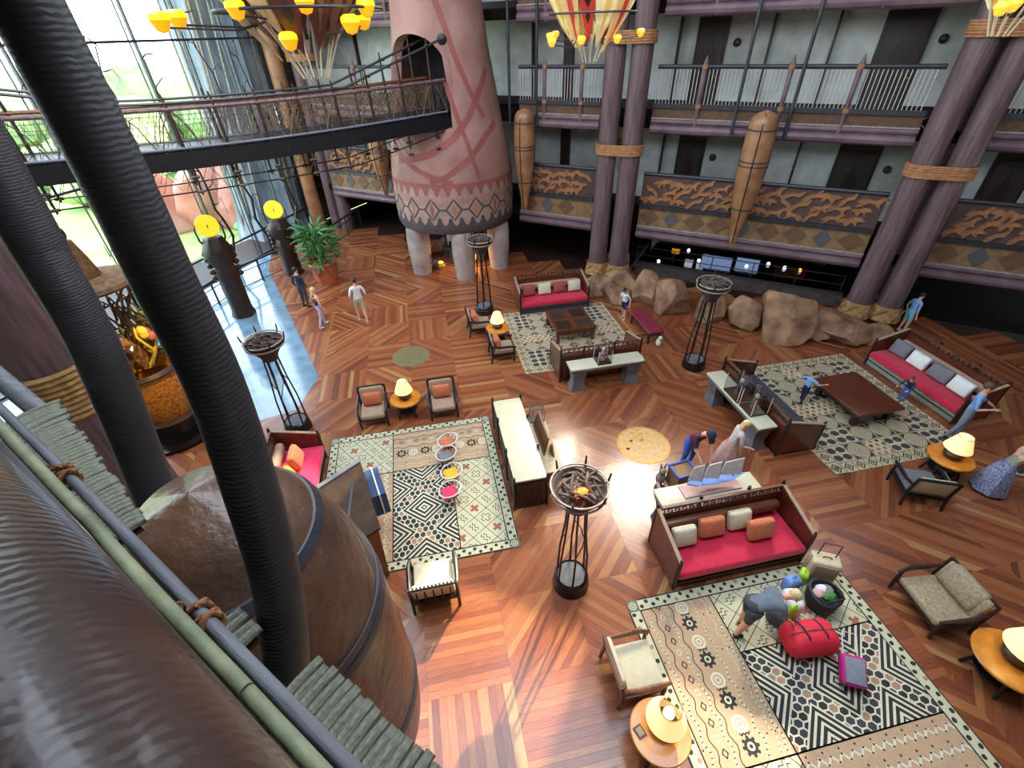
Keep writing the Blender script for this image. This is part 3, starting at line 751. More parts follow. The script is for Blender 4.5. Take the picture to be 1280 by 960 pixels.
# ---------------------------------------------------------------- sunken room under the gallery: dark pool, far counter, back wall
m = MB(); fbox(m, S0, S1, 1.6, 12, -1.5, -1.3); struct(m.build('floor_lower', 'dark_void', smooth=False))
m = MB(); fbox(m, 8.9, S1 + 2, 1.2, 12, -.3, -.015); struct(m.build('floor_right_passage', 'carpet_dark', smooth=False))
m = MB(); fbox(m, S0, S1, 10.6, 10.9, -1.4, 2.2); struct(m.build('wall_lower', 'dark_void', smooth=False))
m = MB(); fbox(m, .8, 8.8, 1.9, 6.6, -.55, -.42); o = m.build('pool_water', 'water', smooth=False); o['kind'] = 'structure'
for i, (s, w, z, h, o_, mt, lb) in enumerate(((3.9, 1.5, .55, .7, 7.4, 'lit_screen', 'wide bluish lit display over the dark counter'), (5.4, 1.1, .5, .7, 7.6, 'lit_screen', 'second bluish lit display over the dark counter'), (2.5, .4, .9, .4, 7.6, 'lit_white', 'small white lit panel over the dark counter'),
                                              (3.1, .35, .9, .4, 7.6, 'lit_white', 'smaller white lit panel beside the bluish display'), (7.4, 1.4, .5, .6, 7.4, 'lit_rose', 'dim rose coloured panel over the dark counter'), (1.7, .4, .3, .25, 7.6, 'lit_warm', 'small amber lit panel over the dark counter'))):
    t = thing('lit_panel', lb, 'display', FA(s, o_, 0), FROT)
    MB().box((0, 0, z), (w, .06, h)).build('screen', mt, t, smooth=False); MB().box((0, .06, z), (w + .12, .05, h + .12)).build('panel_frame', 'black_gloss', t, smooth=False); MB().box((0, .09, (z - 1.3) / 2), (.1, .05, z + 1.3)).build('stand', 'black_frame', t, smooth=False)
t = thing('buffet_counter', 'long dark glossy counter behind the black pool', 'counter', FA(4.6, 7.0, -1.3), FROT)
MB().box((0, 0, .5), (8.2, .7, 1.0)).build('body', 'dark_wood', t, smooth=False); MB().box((0, 0, 1.03), (8.4, .9, .06)).build('top', 'dark_void', t, smooth=False)
rn = random.Random(4)
for i in range(14):
    s = rn.uniform(1, 8.2); t = thing('pool_lantern', 'tiny glowing lantern floating low over the dark pool', 'lantern', FA(s, rn.uniform(2.4, 6.2), -.42), 0, 'lanterns over the dark pool')
    MB().lathe([(.0, .0), (.07, .01), (.08, .06), (.05, .12), (0, .13)], 8).build('glow', 'lit_white' if i % 3 else 'lit_warm', t)
# low stone kerb round the pool
m = MB(); fbox(m, .9, 8.9, 1.35, 1.75, -1.3, .42); struct(m.build('wall_pool', 'rock_dark', smooth=False))
# rail across the pool front
t = thing('pool_railing', 'thin dark metal railing in front of the black pool', 'railing', FA(4.8, 1.9, .4), FROT)
for z in (.25, .6): MB().cyl((-4, 0, z), (4, 0, z), .018, n=6).build('rail', 'rail_metal', t)
for i in range(6): MB().cyl((-4 + 1.6 * i, 0, 0), (-4 + 1.6 * i, 0, .62), .02, n=6).build('post', 'rail_metal', t)

# ---------------------------------------------------------------- boulders
def boulder(x, y, sx, sy, sz, seed, label, rz=0, mat='rock', grp='boulders round the log columns'):
    rn = random.Random(seed); bm = bmesh.new(); bmesh.ops.create_icosphere(bm, subdivisions=4, radius=1)
    cuts = []
    for _ in range(15):
        d = Vector((rn.gauss(0, 1), rn.gauss(0, 1), rn.gauss(.2, .8))).normalized(); cuts.append((d, rn.uniform(.58, .88)))
    for v in bm.verts:
        p = v.co.copy()
        for d, q in cuts:
            e = p.dot(d) - q
            if e > 0: p -= d * e
        p *= 1 + .03 * math.sin(p.x * 9 + seed) * math.sin(p.y * 8) + .02 * math.sin(p.z * 17 + p.x * 6)
        v.co = Vector((p.x * sx, p.y * sy, p.z * sz + sz * .55))
        if v.co.z < 0: v.co.z = 0
    me = bpy.data.meshes.new('boulder'); bm.to_mesh(me); bm.free(); me.materials.append(MATS[mat])
    me.polygons.foreach_set('use_smooth', [True] * len(me.polygons)); me.set_sharp_from_angle(angle=math.radians(20))
    o = bpy.data.objects.new('boulder', me); COL.objects.link(o); o.location = (x, y, 0); o.rotation_euler = (0, 0, rz); tag(o, label, 'rock', grp); return o
BL = [(6.95, 16.85, .85, .7, .5, 'low boulder wrapped round the feet of the left column group'), (7.75, 16.5, .9, .8, .62, 'tan boulder in front of the left column group'), (8.35, 15.5, .85, .72, .85, 'tall tan boulder right of the left column group'),
      (7.2, 15.9, .7, .6, .55, 'small boulder behind the child by the red bench'), (9.0, 14.5, .85, .75, .95, 'rounded boulder behind the red bench'), (10.05, 13.7, .7, .6, .62, 'boulder behind the fire bowl near the pool'), (10.95, 12.9, .75, .65, .72, 'mid-sized boulder between the fire bowl and the largest boulder'),
      (11.75, 11.95, 1.05, .95, 1.25, 'largest boulder, reddish and cracked, at the pool corner'), (12.8, 11.75, .75, .6, .45, 'low boulder right of the largest boulder'), (13.75, 11.35, 1.2, .9, .62, 'broad low boulder at the feet of the right column group'),
      (14.55, 10.95, .6, .55, .45, 'boulder in front of the right column group'), (15.75, 12.1, .7, .6, .45, 'boulder behind the right column group')]
for i, (x, y, a, b, c, lb) in enumerate(BL): boulder(x, y, a, b, c, i + 11, lb, -.7)
boulder(21.5, 9.3, 1.3, 1.2, 2.2, 40, 'tall bark-textured rock mass at the dark far right end', .3, 'rock_dark', None)
# dark end of the hall on the right
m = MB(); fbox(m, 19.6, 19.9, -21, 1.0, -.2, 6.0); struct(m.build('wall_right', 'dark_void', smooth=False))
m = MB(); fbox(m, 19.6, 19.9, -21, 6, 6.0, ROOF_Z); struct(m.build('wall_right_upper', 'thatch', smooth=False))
# far left end of the gallery ground floor
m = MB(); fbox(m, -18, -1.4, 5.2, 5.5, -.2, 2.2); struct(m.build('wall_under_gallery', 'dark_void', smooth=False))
m = MB(); fbox(m, -18, .6, 1.6, 5.4, -.25, -.02); struct(m.build('floor_under_gallery', 'floor_base', smooth=False))
m = MB(); fbox(m, -18.3, -18.0, .5, 6, 0, ROOF_Z); struct(m.build('wall_gallery_end', 'thatch', smooth=False))

# ================================================================ ROOF with its long skylight, and the wall of our own side
m = MB(); a, b, c, d = SKYLIGHTS[0]
def wl(o): return -17.9 - (o + .8) * 3.8 / 18.2          # where the glass wall stands
def roof(q):
    q = [FA(x, y) for x, y in q]; m.prism([(p.x, p.y) for p in q], ROOF_Z, ROOF_Z + .3)
roof([(wl(-23), -23), (S1, -23), (S1, c), (wl(c), c)]); roof([(wl(d), d), (S1, d), (S1, .95), (wl(.95), .95)]); roof([(wl(c), c), (a, c), (a, d), (wl(d), d)]); roof([(b, c), (S1, c), (S1, d), (b, d)])
struct(m.build('ceiling', 'thatch', smooth=False))
m = MB(); fbox(m, S0, S1, -22.6, -22.3, 6.7, 10.3); fbox(m, S0, S1, -22.6, -22.3, 15.7, ROOF_Z)
for k in range(9): fbox(m, -14.2 + k * 3.85, -14.0 + k * 3.85, -22.6, -22.3, 10.3, 15.7)
fbox(m, S0, -14, -22.6, -22.3, 10.3, 15.7); fbox(m, 16.5, S1, -22.6, -22.3, 10.3, 15.7)
struct(m.build('wall_near_gallery', 'plaster', smooth=False))
m = MB(); fbox(m, S0, S1, -22.4, -18.75, 6.4, 6.7); struct(m.build('floor_near_gallery', 'carpet_dark', smooth=False))
m = MB(); fbox(m, S0, S1, -22.4, -17.5, 9.95, 10.25); struct(m.build('floor_near_gallery_upper', 'dark_wood', smooth=False))  # gallery floor above, drawn out as an unseen eave shading the rail
m = MB(); fbox(m, S0, S1, -21.0, -20.7, -.2, 6.4); struct(m.build('wall_near_lower', 'plaster', smooth=False))
# ================================================================ ROUND TOWER
TC = Vector((1.63, 21.74, 0))
def tower_r(z):
    pts = [(2.1, 2.5), (2.3, 2.58), (3.4, 2.6), (4.3, 2.55), (5.2, 2.42), (6.0, 2.22), (7.0, 2.05), (8.4, 1.80), (9.6, 1.66), (16.45, 1.45)]
    for (a, ra), (b, rb) in zip(pts, pts[1:]):
        if z <= b: return ra + (rb - ra) * (z - a) / (b - a) if z > a else ra
    return pts[-1][1]
tw = thing('round_tower', 'terracotta plaster tower with painted bands and an arched bridge doorway', 'tower', TC)
A0, A1, AZ0, AZ1 = -174, -90, 5.98, 7.75       # arched opening, degrees and springing line
def arch_top(a):
    u = (a - (A0 + A1) / 2) / ((A1 - A0) / 2); return AZ1 + 1.05 * math.sqrt(max(0, 1 - u * u)) if abs(u) < 1 else -1
m = MB(); angs = [-180 + i * 3 for i in range(121)]
zs_all = [2.1, 2.3, 2.8, 3.4, 4.0, 4.3, 5.0, 5.98]
def tp(a, z, r): q = math.radians(a); return (r * math.cos(q), r * math.sin(q), z)
for i in range(120):
    a, b = angs[i], angs[i + 1]; mid = (a + b) / 2
    op = A0 <= a and b <= A1
    for z0, z1 in zip(zs_all, zs_all[1:]):
        m.add([tp(a, z0, tower_r(z0)), tp(b, z0, tower_r(z0)), tp(b, z1, tower_r(z1)), tp(a, z1, tower_r(z1))], [(0, 1, 2, 3)])
    ups = [7.0, 7.75, 8.4, 9.0, 9.6, 12.0, 16.45]
    if not op:
        q = [5.98] + ups
        for z0, z1 in zip(q, q[1:]): m.add([tp(a, z0, tower_r(z0)), tp(b, z0, tower_r(z0)), tp(b, z1, tower_r(z1)), tp(a, z1, tower_r(z1))], [(0, 1, 2, 3)])
    else:
        ta, tb = max(arch_top(a), AZ1 if a > A0 else AZ0 + 1.2), max(arch_top(b), AZ1 if b < A1 else AZ0 + 1.2)
        top = 9.0
        m.add([tp(a, ta, tower_r(ta)), tp(b, tb, tower_r(tb)), tp(b, top, tower_r(top)), tp(a, top, tower_r(top))], [(0, 1, 2, 3)])
        m.add([tp(a, ta, tower_r(ta)), tp(b, tb, tower_r(tb)), tp(b, tb, tower_r(tb) - .35), tp(a, ta, tower_r(ta) - .35)], [(0, 1, 2, 3)])
        for z0, z1 in ((9.0, 9.6), (9.6, 12), (12, 16.45)): m.add([tp(a, z0, tower_r(z0)), tp(b, z0, tower_r(z0)), tp(b, z1, tower_r(z1)), tp(a, z1, tower_r(z1))], [(0, 1, 2, 3)])
        m.add([tp(a, AZ0, tower_r(AZ0)), tp(b, AZ0, tower_r(AZ0)), tp(b, AZ0, tower_r(AZ0) - .5), tp(a, AZ0, tower_r(AZ0) - .5)], [(0, 1, 2, 3)])
for a in (A0 - 2, A1 + 1):
    a = min(angs, key=lambda q: abs(q - a - 1))
    m.add([tp(a, AZ0, tower_r(AZ0)), tp(a, AZ1 + .3, tower_r(AZ1)), tp(a, AZ1 + .3, tower_r(AZ1) - .4), tp(a, AZ0, tower_r(AZ0) - .4)], [(0, 1, 2, 3)])
m.build('shell', 'terracotta', tw, ang=50)
# dark interior with a back wall and a warm-lit passage
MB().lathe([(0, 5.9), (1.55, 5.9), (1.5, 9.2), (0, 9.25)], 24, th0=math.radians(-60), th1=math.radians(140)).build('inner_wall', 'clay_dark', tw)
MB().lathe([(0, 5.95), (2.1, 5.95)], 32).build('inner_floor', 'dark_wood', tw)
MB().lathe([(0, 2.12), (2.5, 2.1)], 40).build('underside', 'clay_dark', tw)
for i, (a, w, c) in enumerate(((-62, .3, 'relief_cream'), (-50, .3, 'pod_wood_far'), (-74, .3, 'feather2_cream'))):
    q = math.radians(a + 100); MB().box((1.35 * math.cos(q) - .1, 1.35 * math.sin(q) - .2, 7.1), (w, .1, 2.0), 0, q + PI / 2).build('painted_panel', c, tw, smooth=False)
MB().lathe([(0.0, 0), (.16, 0), (.17, .04), (.12, .06), (.0, .06)], 14).xf(Matrix.Translation(Vector(tp(-92, 8.62, tower_r(8.62)))) @ Matrix.Rotation(PI / 2, 4, 'X')).build('cable_port', 'black_frame', tw)
def band(pts, w, mat, name, off=.012):     # painted band following the shell: (angle, z) points
    m = MB(); P = []
    for (a, z), (b, y) in zip(pts, pts[1:]):
        n = max(2, int(abs(b - a) / 3) + int(abs(y - z) / .25))
        P += [(a + (b - a) * k / n, z + (y - z) * k / n) for k in range(n)]
    P.append(pts[-1]); vs = []; fs = []
    for i, (a, z) in enumerate(P):
        p, q = P[max(i - 1, 0)], P[min(i + 1, len(P) - 1)]; r = tower_r(z)
        dx, dz = math.radians(q[0] - p[0]) * r, q[1] - p[1]; L = math.hypot(dx, dz) or 1; nx, nz = -dz / L * w / 2, dx / L * w / 2
        for sg in (1, -1):
            zz = z + sg * nz; vs.append(tp(a + math.degrees(sg * nx / r), zz, tower_r(zz) + off))
    k = len(P); fs = [(2 * i, 2 * i + 1, 2 * i + 3, 2 * i + 2) for i in range(k - 1)]
    m.add(vs, fs); m.build(name, mat, tw)
band([(-98, 9.9), (-88, 9.0), (-78, 8.0), (-68, 7.1), (-55, 6.2)], .20, 'clay_red', 'painted_band')
band([(-40, 7.7), (-60, 6.9), (-75, 6.2), (-92, 5.6), (-112, 5.15), (-135, 4.9), (-150, 4.85)], .24, 'clay_red', 'painted_band')
band([(-93, 7.4), (-86, 6.5), (-79, 5.6), (-73, 4.6), (-70, 4.15)], .17, 'clay_red', 'painted_band')
band([(-40, 6.0), (-60, 5.55), (-80, 4.85), (-100, 4.35), (-115, 4.15)], .22, 'clay_red', 'painted_band')
band([(-160, 5.4), (-145, 4.95), (-125, 4.55), (-108, 4.28), (-95, 4.1)], .2, 'clay_red', 'painted_band')
def wrap(z0, z1, mat, name, off): MB().lathe([(tower_r(z0) + off, z0), (tower_r((z0 + z1) / 2) + off, (z0 + z1) / 2), (tower_r(z1) + off, z1)], 72).build(name, mat, tw)
wrap(2.3, 4.0, 'clay_pale', 'frieze', .01); wrap(3.95, 4.1, 'clay_red', 'frieze_line', .014); wrap(2.1, 2.5, 'clay_dark', 'frieze_base', .013)
def teeth(z, h, n, mat, name, off, up=False):
    m = MB()
    for i in range(n):
        a = i * 360 / n; w = 180 / n
        pts = [(-w, 0), (-w * .45, -h * .45), (-w * .3, -h * .85), (0, -h), (w * .3, -h * .85), (w * .45, -h * .45), (w, 0)]
        if up: pts = [(x, -y) for x, y in pts][::-1]
        m.add([tp(a + x, z + y, tower_r(z + y) + off) for x, y in pts], [tuple(range(7))])
    m.build(name, mat, tw, kind='stuff')
teeth(4.0, .38, 36, 'clay_red', 'frieze_scallops', .016); teeth(2.45, .36, 36, 'clay_dark', 'frieze_scallops', .018, True)
for i in range(18):
    a = i * 20 + 4
    m = MB(); zc, hh, ww = 3.12, .36, 7.2
    m.add([tp(a + x, zc + y, tower_r(zc + y) + .016) for x, y in ((-ww, 0), (0, -hh), (ww, 0), (0, hh))], [(0, 1, 2, 3)], 0)
    m.add([tp(a + x, zc + y, tower_r(zc + y) + .02) for x, y in ((-2.0, 0), (0, -hh * .8), (2.0, 0), (0, hh * .8))], [(0, 1, 2, 3)], 1)
    m.build('frieze_diamond', ['clay_pale', 'clay_ochre' if i % 3 else 'clay_red'], tw, smooth=False)
    band([(a - 10, zc), (a - 7, zc), (a, zc + .4), (a + 7, zc), (a + 10, zc)], .07, 'clay_dark', 'frieze_line', .022)
    band([(a - 7, zc), (a, zc - .4), (a + 7, zc)], .07, 'clay_dark', 'frieze_line', .022)
for i, a in enumerate((-152, -90, -38, 22, 90, 150)):
    q = math.radians(a); m = MB(); c = Vector((2.12 * math.cos(q), 2.12 * math.sin(q), 0))
    m.lathe([(.42, -.02), (.44, .3), (.5, 1.1), (.5, 1.7), (.46, 2.12)], 18, c=c); m.build('leg', 'tower_leg', tw)
# fireplace glow, chairs and hearth between the legs
t = thing('hearth', 'square stone hearth glowing under the round tower', 'fireplace', TC + Vector((.3, .2, 0)))
MB().box((0, 0, .3), (1.5, 1.5, .6)).build('base', 'rock_dark', t, smooth=False); MB().box((0, -.76, .34), (.9, .03, .35)).build('fire', 'lit_warm', t, smooth=False)
MB().lathe([(.5, 2.1), (.62, 1.5), (.64, 1.35)], 16).build('hood', 'brass', t)
lamp('POINT', 'hearth_glow', TC + Vector((.3, -1.2, .6)), 60, (1, .6, .25), .2)
t = thing('glowing_brazier', 'small brazier glowing gold on the floor between the tower legs', 'brazier', G(552, 336))
MB().lathe([(0, 0), (.18, 0), (.22, .2), (.16, .3), (0, .31)], 12).build('bowl', 'brass', t); MB().ell((0, 0, .32), (.12, .12, .06)).build('embers', 'lit_warm', t)
def folding_chair(loc, rz, label):
    t = thing('folding_chair', label, 'chair', loc, rz, None)
    for sx in (-.25, .25):
        MB().tube([(sx, -.25, 0), (sx, .1, .45), (sx, .22, .9)], .02, 6).build('leg', 'black_frame', t); MB().tube([(sx, .25, 0), (sx, -.2, .45)], .02, 6).build('leg', 'black_frame', t)
    MB().rbox((0, 0, .46), (.5, .46, .05), .02).build('seat', 'steel', t); MB().rbox((0, .19, .74), (.5, .04, .34), .02).build('backrest', 'hull_blue', t)
folding_chair(G(541, 338), 2.2, 'blue sling folding chair standing between the legs of the tower')
folding_chair(G(560, 320), 1.2, 'dark sling folding chair in the shade beneath the tower')

# ================================================================ SUSPENSION BRIDGE
bd = Vector((-.916, -.402, 0)); bp = Vector((-.402, .916, 0)); B0 = Vector((1.5, 19.6, 0)); BL_ = 14.5
def BP(t, w, z): # t metres from tower, w across
    sag = -.16 * math.sin(PI * min(1, max(0, t / 13)))
    p = B0 + bd * t + bp * w; return Vector((p.x, p.y, z + sag))
br = thing('suspension_bridge', 'rope and log suspension bridge crossing from the tower past the windows', 'bridge', BP(6.5, .7, 6.2))
BI = Matrix.Translation(-BP(6.5, .7, 6.2))
def bb(m, name, mat, parent=None, **k): return m.xf(BI if parent is None else BI).build(name, mat, parent or br, **k)
ts = [i * .6 for i in range(25)]
for i in range(24):
    m = MB(); a, b = ts[i], ts[i + 1]
    m.slab([BP(a + .02, .0, 6.44), BP(b, .0, 6.44), BP(b, 1.4, 6.44), BP(a + .02, 1.4, 6.44)], (0, 0, 1), .05); bb(m, 'deck_plank', 'dark_wood', smooth=False)
for w in (0, 1.4):
    m = MB()
    for a, b in zip(ts, ts[1:]): m.bar(BP(a, w, 6.2), BP(b, w, 6.2), .14, .46)
    bb(m, 'deck_beam', 'black_frame', smooth=False)
    m = MB().tube([BP(t, w - .05 if w == 0 else w + .05, 6.52) for t in ts], .035, 6); bb(m, 'kick_rail', 'steel')
    m = MB().tube([BP(t, w, 7.48) for t in ts], .055, 8); bb(m, 'hand_rail', 'brown_wood' if w else 'purple_log')
    cz = lambda t: 7.62 + max(0, (3.6 - t)) * .28 + max(0, t - 9.5) * .16
    m = MB().tube([BP(t, w, cz(t)) for t in ts], .04, 6); bb(m, 'suspension_cable', 'rail_metal')
    m = MB().tube([BP(t, w, 5.35 + max(0, 3.5 - t) * .16) for t in ts], .022, 5); bb(m, 'stay_cable', 'black_frame')
    for i in range(12):
        t = .5 + i * 1.15
        m = MB(); a, b = BP(t, w, 5.25 + max(0, 3.5 - t) * .16), BP(t + .06, w, cz(t) + .22)
        m.tube([a, BP(t, w, 6.3), BP(t + .03, w, 7.5), b], [.03, .05, .05, .025], 6)
        for z in (5.35, 5.75, 6.1, 7.5, cz(t)): q = BP(t, w, z); m.tube([q - bd * .1, q + bd * .1], .045, 6)
        bb(m, 'post', 'dark_wood')
        if w == 0 or i % 2:
            for sg in (-1, 1):
                m = MB().tube([BP(t, w, 7.45), BP(t + sg * .28, w - .02, 7.1), BP(t + sg * .5, w - .02, 6.5)], .018, 5); bb(m, 'brace', 'twig')
    # net of fine cords
    m = MB(); rn = random.Random(int(w * 10) + 1)
    for i in range(150):
        t = i * .095; d = rn.uniform(.1, .55) * rn.choice((-1, 1))
        m.tube([BP(max(0, t), w, 7.44), BP(min(14.2, max(0, t + d)), w + rn.uniform(-.03, .03), 6.55)], .0065, 4, caps=False)
    for z in (6.75, 6.95, 7.2, 7.32): m.tube([BP(t, w, z + rn.uniform(-.02, .02)) for t in ts], .006, 4, caps=False)
    for t in ts: m.tube([BP(t, w, 6.3), BP(t + .5, w, 5.4)], .008, 4, caps=False); m.tube([BP(t + .5, w, 6.3), BP(t, w, 5.4)], .008, 4, caps=False)
    bb(m, 'cord_net', 'twig', kind='stuff')
m = MB()
m.slab([BP(0, .02, 6.58), BP(6.5, .02, 6.58), BP(6.5, .02, 7.36), BP(0, .02, 7.36)], bp, .01)
for i in range(13):
    m = MB(); t = i * 1.15; m.tube([BP(t, -.1, 6.2), BP(t, 1.5, 6.2)], .06, 6); bb(m, 'cross_beam', 'black_frame')
# woven infill of the railing near the tower
m = MB()
for i in range(60):
    t = i * .11
    for sg in (1, -1): m.bar(BP(t, 1.36, 6.58), BP(max(0, t + sg * .4), 1.36, 7.36), .03, .012)
bb(m, 'woven_infill', 'branch_brown', kind='stuff')

# ================================================================ GLASS WALL
WL = (WIN_B - WIN_A).length; WH = 14.2
win = bpy.data.objects.new('window_1', None); COL.objects.link(win); win.location = WIN_A; win.rotation_euler = (0, 0, math.atan2(wd.y, wd.x)); struct(win)
nv = 9; hz = [0, 1.1, 4.9, 8.85, 11.4, WH]
A = MB().box((0, 0, WH / 2), (.05, .12, WH)).mesh('mullion', 'rail_metal', False); A2 = MB().box((0, 0, WH / 2), (.025, .06, WH)).mesh('mullion', 'rail_metal', False)
for i in range(nv + 1):
    part(win, 'mullion', A, (WL * i / nv, 0, 0)); part(win, 'mullion', A2, (WL * i / nv + .22, .0, 0))
B = MB().box((WL / 2, 0, 0), (WL, .1, .08)).mesh('transom', 'rail_metal', False)
for z in hz: part(win, 'transom', B, (0, 0, z))
for i in range(nv):
    for z0, z1 in zip(hz, hz[1:]):
        w = WL / nv
        o = part(win, 'pane', MB().box((w * (i + .5), 0, (z0 + z1) / 2), (w - .06, .012, z1 - z0 - .06)).mesh('pane', 'pane_glass', False))
# wrought branches climbing in front of the glass
rn = random.Random(12)
for i in range(7):
    t = thing('wrought_branch', 'thin wrought iron branch climbing in front of the glass wall', 'sculpture', WIN_A + wd * (1.6 + i * 2.4) + wn * .45, math.atan2(wd.y, wd.x), 'iron branches along the glass wall')
    x = 0; z = 0; pts = []
    for k in range(12): pts.append((x, rn.uniform(-.06, .06), z)); x = max(-.6, min(.6, x + rn.uniform(-.4, .4))); z += rn.uniform(.6, 1.0)
    MB().tube(pts, [.055 * (1 - k / 13) + .012 for k in range(12)], 6).build('stem', 'black_frame', t)
    for k in range(2, 12):
        p = Vector(pts[k]); sg = rn.choice((-1, 1)); q = []
        for e in range(6): q.append(p + Vector((sg * (.1 * e + .08 * math.sin(e * 1.3 + k)), .03 * e, .16 * e - .05 * e * e * rn.uniform(.2, 1.1))))
        MB().tube(q, [.026 - .0035 * e for e in range(6)], 5).build('twig', 'black_frame', t)
# lintel of pale boards above the glass
m = MB(); c = (WIN_A + WIN_B) / 2; m.box((c.x, c.y, WH - 3.6), (WL, .25, .0001 + .9), 0, math.atan2(wd.y, wd.x)); struct(m.build('trim_lintel', 'relief_cream', smooth=False))
m = MB(); m.box((c.x, c.y, (WH + ROOF_Z) / 2), (WL + 1, .3, ROOF_Z - WH), 0, math.atan2(wd.y, wd.x)); struct(m.build('wall_window_head', 'thatch', smooth=False))
# bright window reflection on the boards, painted as a pale blue patch
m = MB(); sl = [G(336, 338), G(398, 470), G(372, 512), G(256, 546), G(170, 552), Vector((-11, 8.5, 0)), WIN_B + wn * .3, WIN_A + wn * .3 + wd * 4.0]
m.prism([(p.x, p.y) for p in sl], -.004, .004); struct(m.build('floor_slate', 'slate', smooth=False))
# railing inside the glass
RP = [G(452, 283), G(418, 308), G(388, 325), Vector((-8.3, 20.6, 0)), Vector((-9.6, 17.4, 0)), Vector((-10.4, 14.4, 0)), Vector((-11.2, 11.5, 0)), Vector((-12.0, 8.5, 0))]
t = thing('window_railing', 'dark metal railing along the glass wall behind the totems', 'railing', RP[3])
I = Matrix.Translation(-RP[3])
for z, r in ((1.02, .045), (.75, .02), (.12, .02)): MB().tube([p + Vector((0, 0, z)) for p in RP], r, 6).xf(I).build('rail', 'rail_metal', t)
for a, b in zip(RP, RP[1:]):
    n = max(2, int((b - a).length / 1.1))
    for k in range(n): p = a + (b - a) * k / n; MB().cyl(p, p + Vector((0, 0, 1.02)), .04, n=6).xf(I).build('post', 'rail_metal', t)
    m = MB(); n = int((b - a).length / .14)
    for k in range(n): p = a + (b - a) * k / n; m.tube([p + Vector((0, 0, .12)), p + Vector((random.uniform(-.05, .05), 0, .45)), p + Vector((0, 0, .75))], .009, 4, caps=False)
    m.xf(I).build('fretwork', 'black_frame', t, kind='stuff')

# ================================================================ GROUNDS OUTSIDE
m = MB(); m.prism([(p.x, p.y) for p in (WIN_A - wn * .3 - wd * 25, WIN_B - wn * .3 + wd * 30, WIN_B - wn * 110 + wd * 60, WIN_A - wn * 110 - wd * 70)], -.8, -.6); g = m.build('ground', 'grass', smooth=False); struct(g)
m = MB(); m.prism([(p.x, p.y) for p in (WIN_A - wn * .8, WIN_B - wn * .8, WIN_B - wn * 9 + wd * 6, WIN_A - wn * 2.5)], -.59, -.5); struct(m.build('ground_terrace', 'pavement', smooth=False))
def bush(x, y, z, r, h, mat, label, grp, name='bush', seed=0, trunk=True):
    rn = random.Random(seed); t = thing(name, label, 'tree' if name == 'tree' else 'bush', (x, y, z - .3), 0, grp); m = MB()
    for k in range(9):
        a = rn.random() * 6.28; q = r * rn.uniform(.1, .62)
        m.ell((q * math.cos(a), q * math.sin(a), h * rn.uniform(.45, .8)), (r * rn.uniform(.4, .62), r * rn.uniform(.4, .62), h * rn.uniform(.2, .32)), 0, 10, 6, noise=.14, seed=seed * 20 + k)
    m.build('foliage', mat, t)
    MB().cyl((0, 0, -.2), (0, 0, h * .55), .06 * r + .04, n=7).build('trunk', 'branch_brown', t)
rn = random.Random(21); k = 0
for (px, py, r, h, mt) in ((150, 140, 4.5, 7, 'foliage_pale'), (40, 130, 5, 8, 'foliage_pale'), (250, 110, 5, 8.5, 'foliage_pale'), (200, 120, 5.5, 8, 'foliage'), (90, 170, 4, 5, 'foliage'), (222, 215, 2.2, 2.8, 'foliage'), (290, 205, 2.0, 2.4, 'foliage'), (75, 235, 2.4, 3.2, 'foliage_pale'), (10, 255, 2.0, 2.6, 'foliage'), (320, 290, 1.0, 1.1, 'foliage'), (110, 260, 2, 2.2, 'foliage_pale'), (170, 180, 3, 4, 'foliage_pale'), (210, 265, 1.2, 1.4, 'foliage'), (262, 335, .9, .9, 'foliage'), (5, 160, 4, 6, 'foliage')):
    p = G(px, max(py + 40, 175), -.6) if py < 175 else G(px, py, -.6)
    if py < 175: d = (p - CO); d.z = 0; d.normalize(); p = Vector((0, 0, -.6)) + d * (44 + (k * 37) % 50)
    bush(p.x, p.y, -.6, r, h, mt, ('pale green tree beyond the glass wall' if mt != 'foliage' else 'darker green tree beyond the glass wall') if h > 3.9 else ('pale green bush outside the glass wall' if mt != 'foliage' else 'dark green bush outside the glass wall'), 'greenery outside: ' + ('trees' if h > 3.9 else 'bushes') + (' dark' if mt == 'foliage' else ' pale'), 'tree' if h > 3.9 else 'bush', k); k += 1
for i, (px, py, a, b, c) in enumerate(((218, 287, 2.3, 1.5, 2.5), (268, 282, 2.1, 1.6, 3.0), (318, 277, 2.0, 1.5, 2.8), (345, 305, 1.0, .8, .9))):
    p = G(px, py, -.6); o = boulder(p.x, p.y, a, b, c, 60 + i, ('wide red rock outcrop left of the others outside the glass wall', 'tall red rock outcrop outside behind the totems', 'red rock outcrop outside beside the mossy trunk', 'small sandy boulder outside near the potted palm')[i], .4, 'rock_red', None); o.location.z = -.75
# huge mossy trunk just outside the right end of the glass
t = thing('giant_trunk', 'huge blue-grey fibrous tree trunk outside the right end of the glass', 'tree', WIN_A - wn * 1.9 + wd * .7 + Vector((0, 0, -.6)))
rn = random.Random(8); wob = [1 + rn.uniform(-.12, .12) for _ in range(26)]
MB().lathe([(2.1, 0), (1.7, 2), (1.55, 6), (1.6, 12), (1.8, 18)], 26, wob=lambda a, z: wob[int(round(a / (2 * PI) * 26)) % 26]).build('bark', 'glass_tower_bark', t, ang=25)
for k in range(16):
    a = rn.random() * 6.28; MB().tube([(1.72 * math.cos(a + z * .05), 1.72 * math.sin(a + z * .05), z) for z in (0, 3, 7, 11, 15)], .06, 5).build('root', 'twig_grey', t)
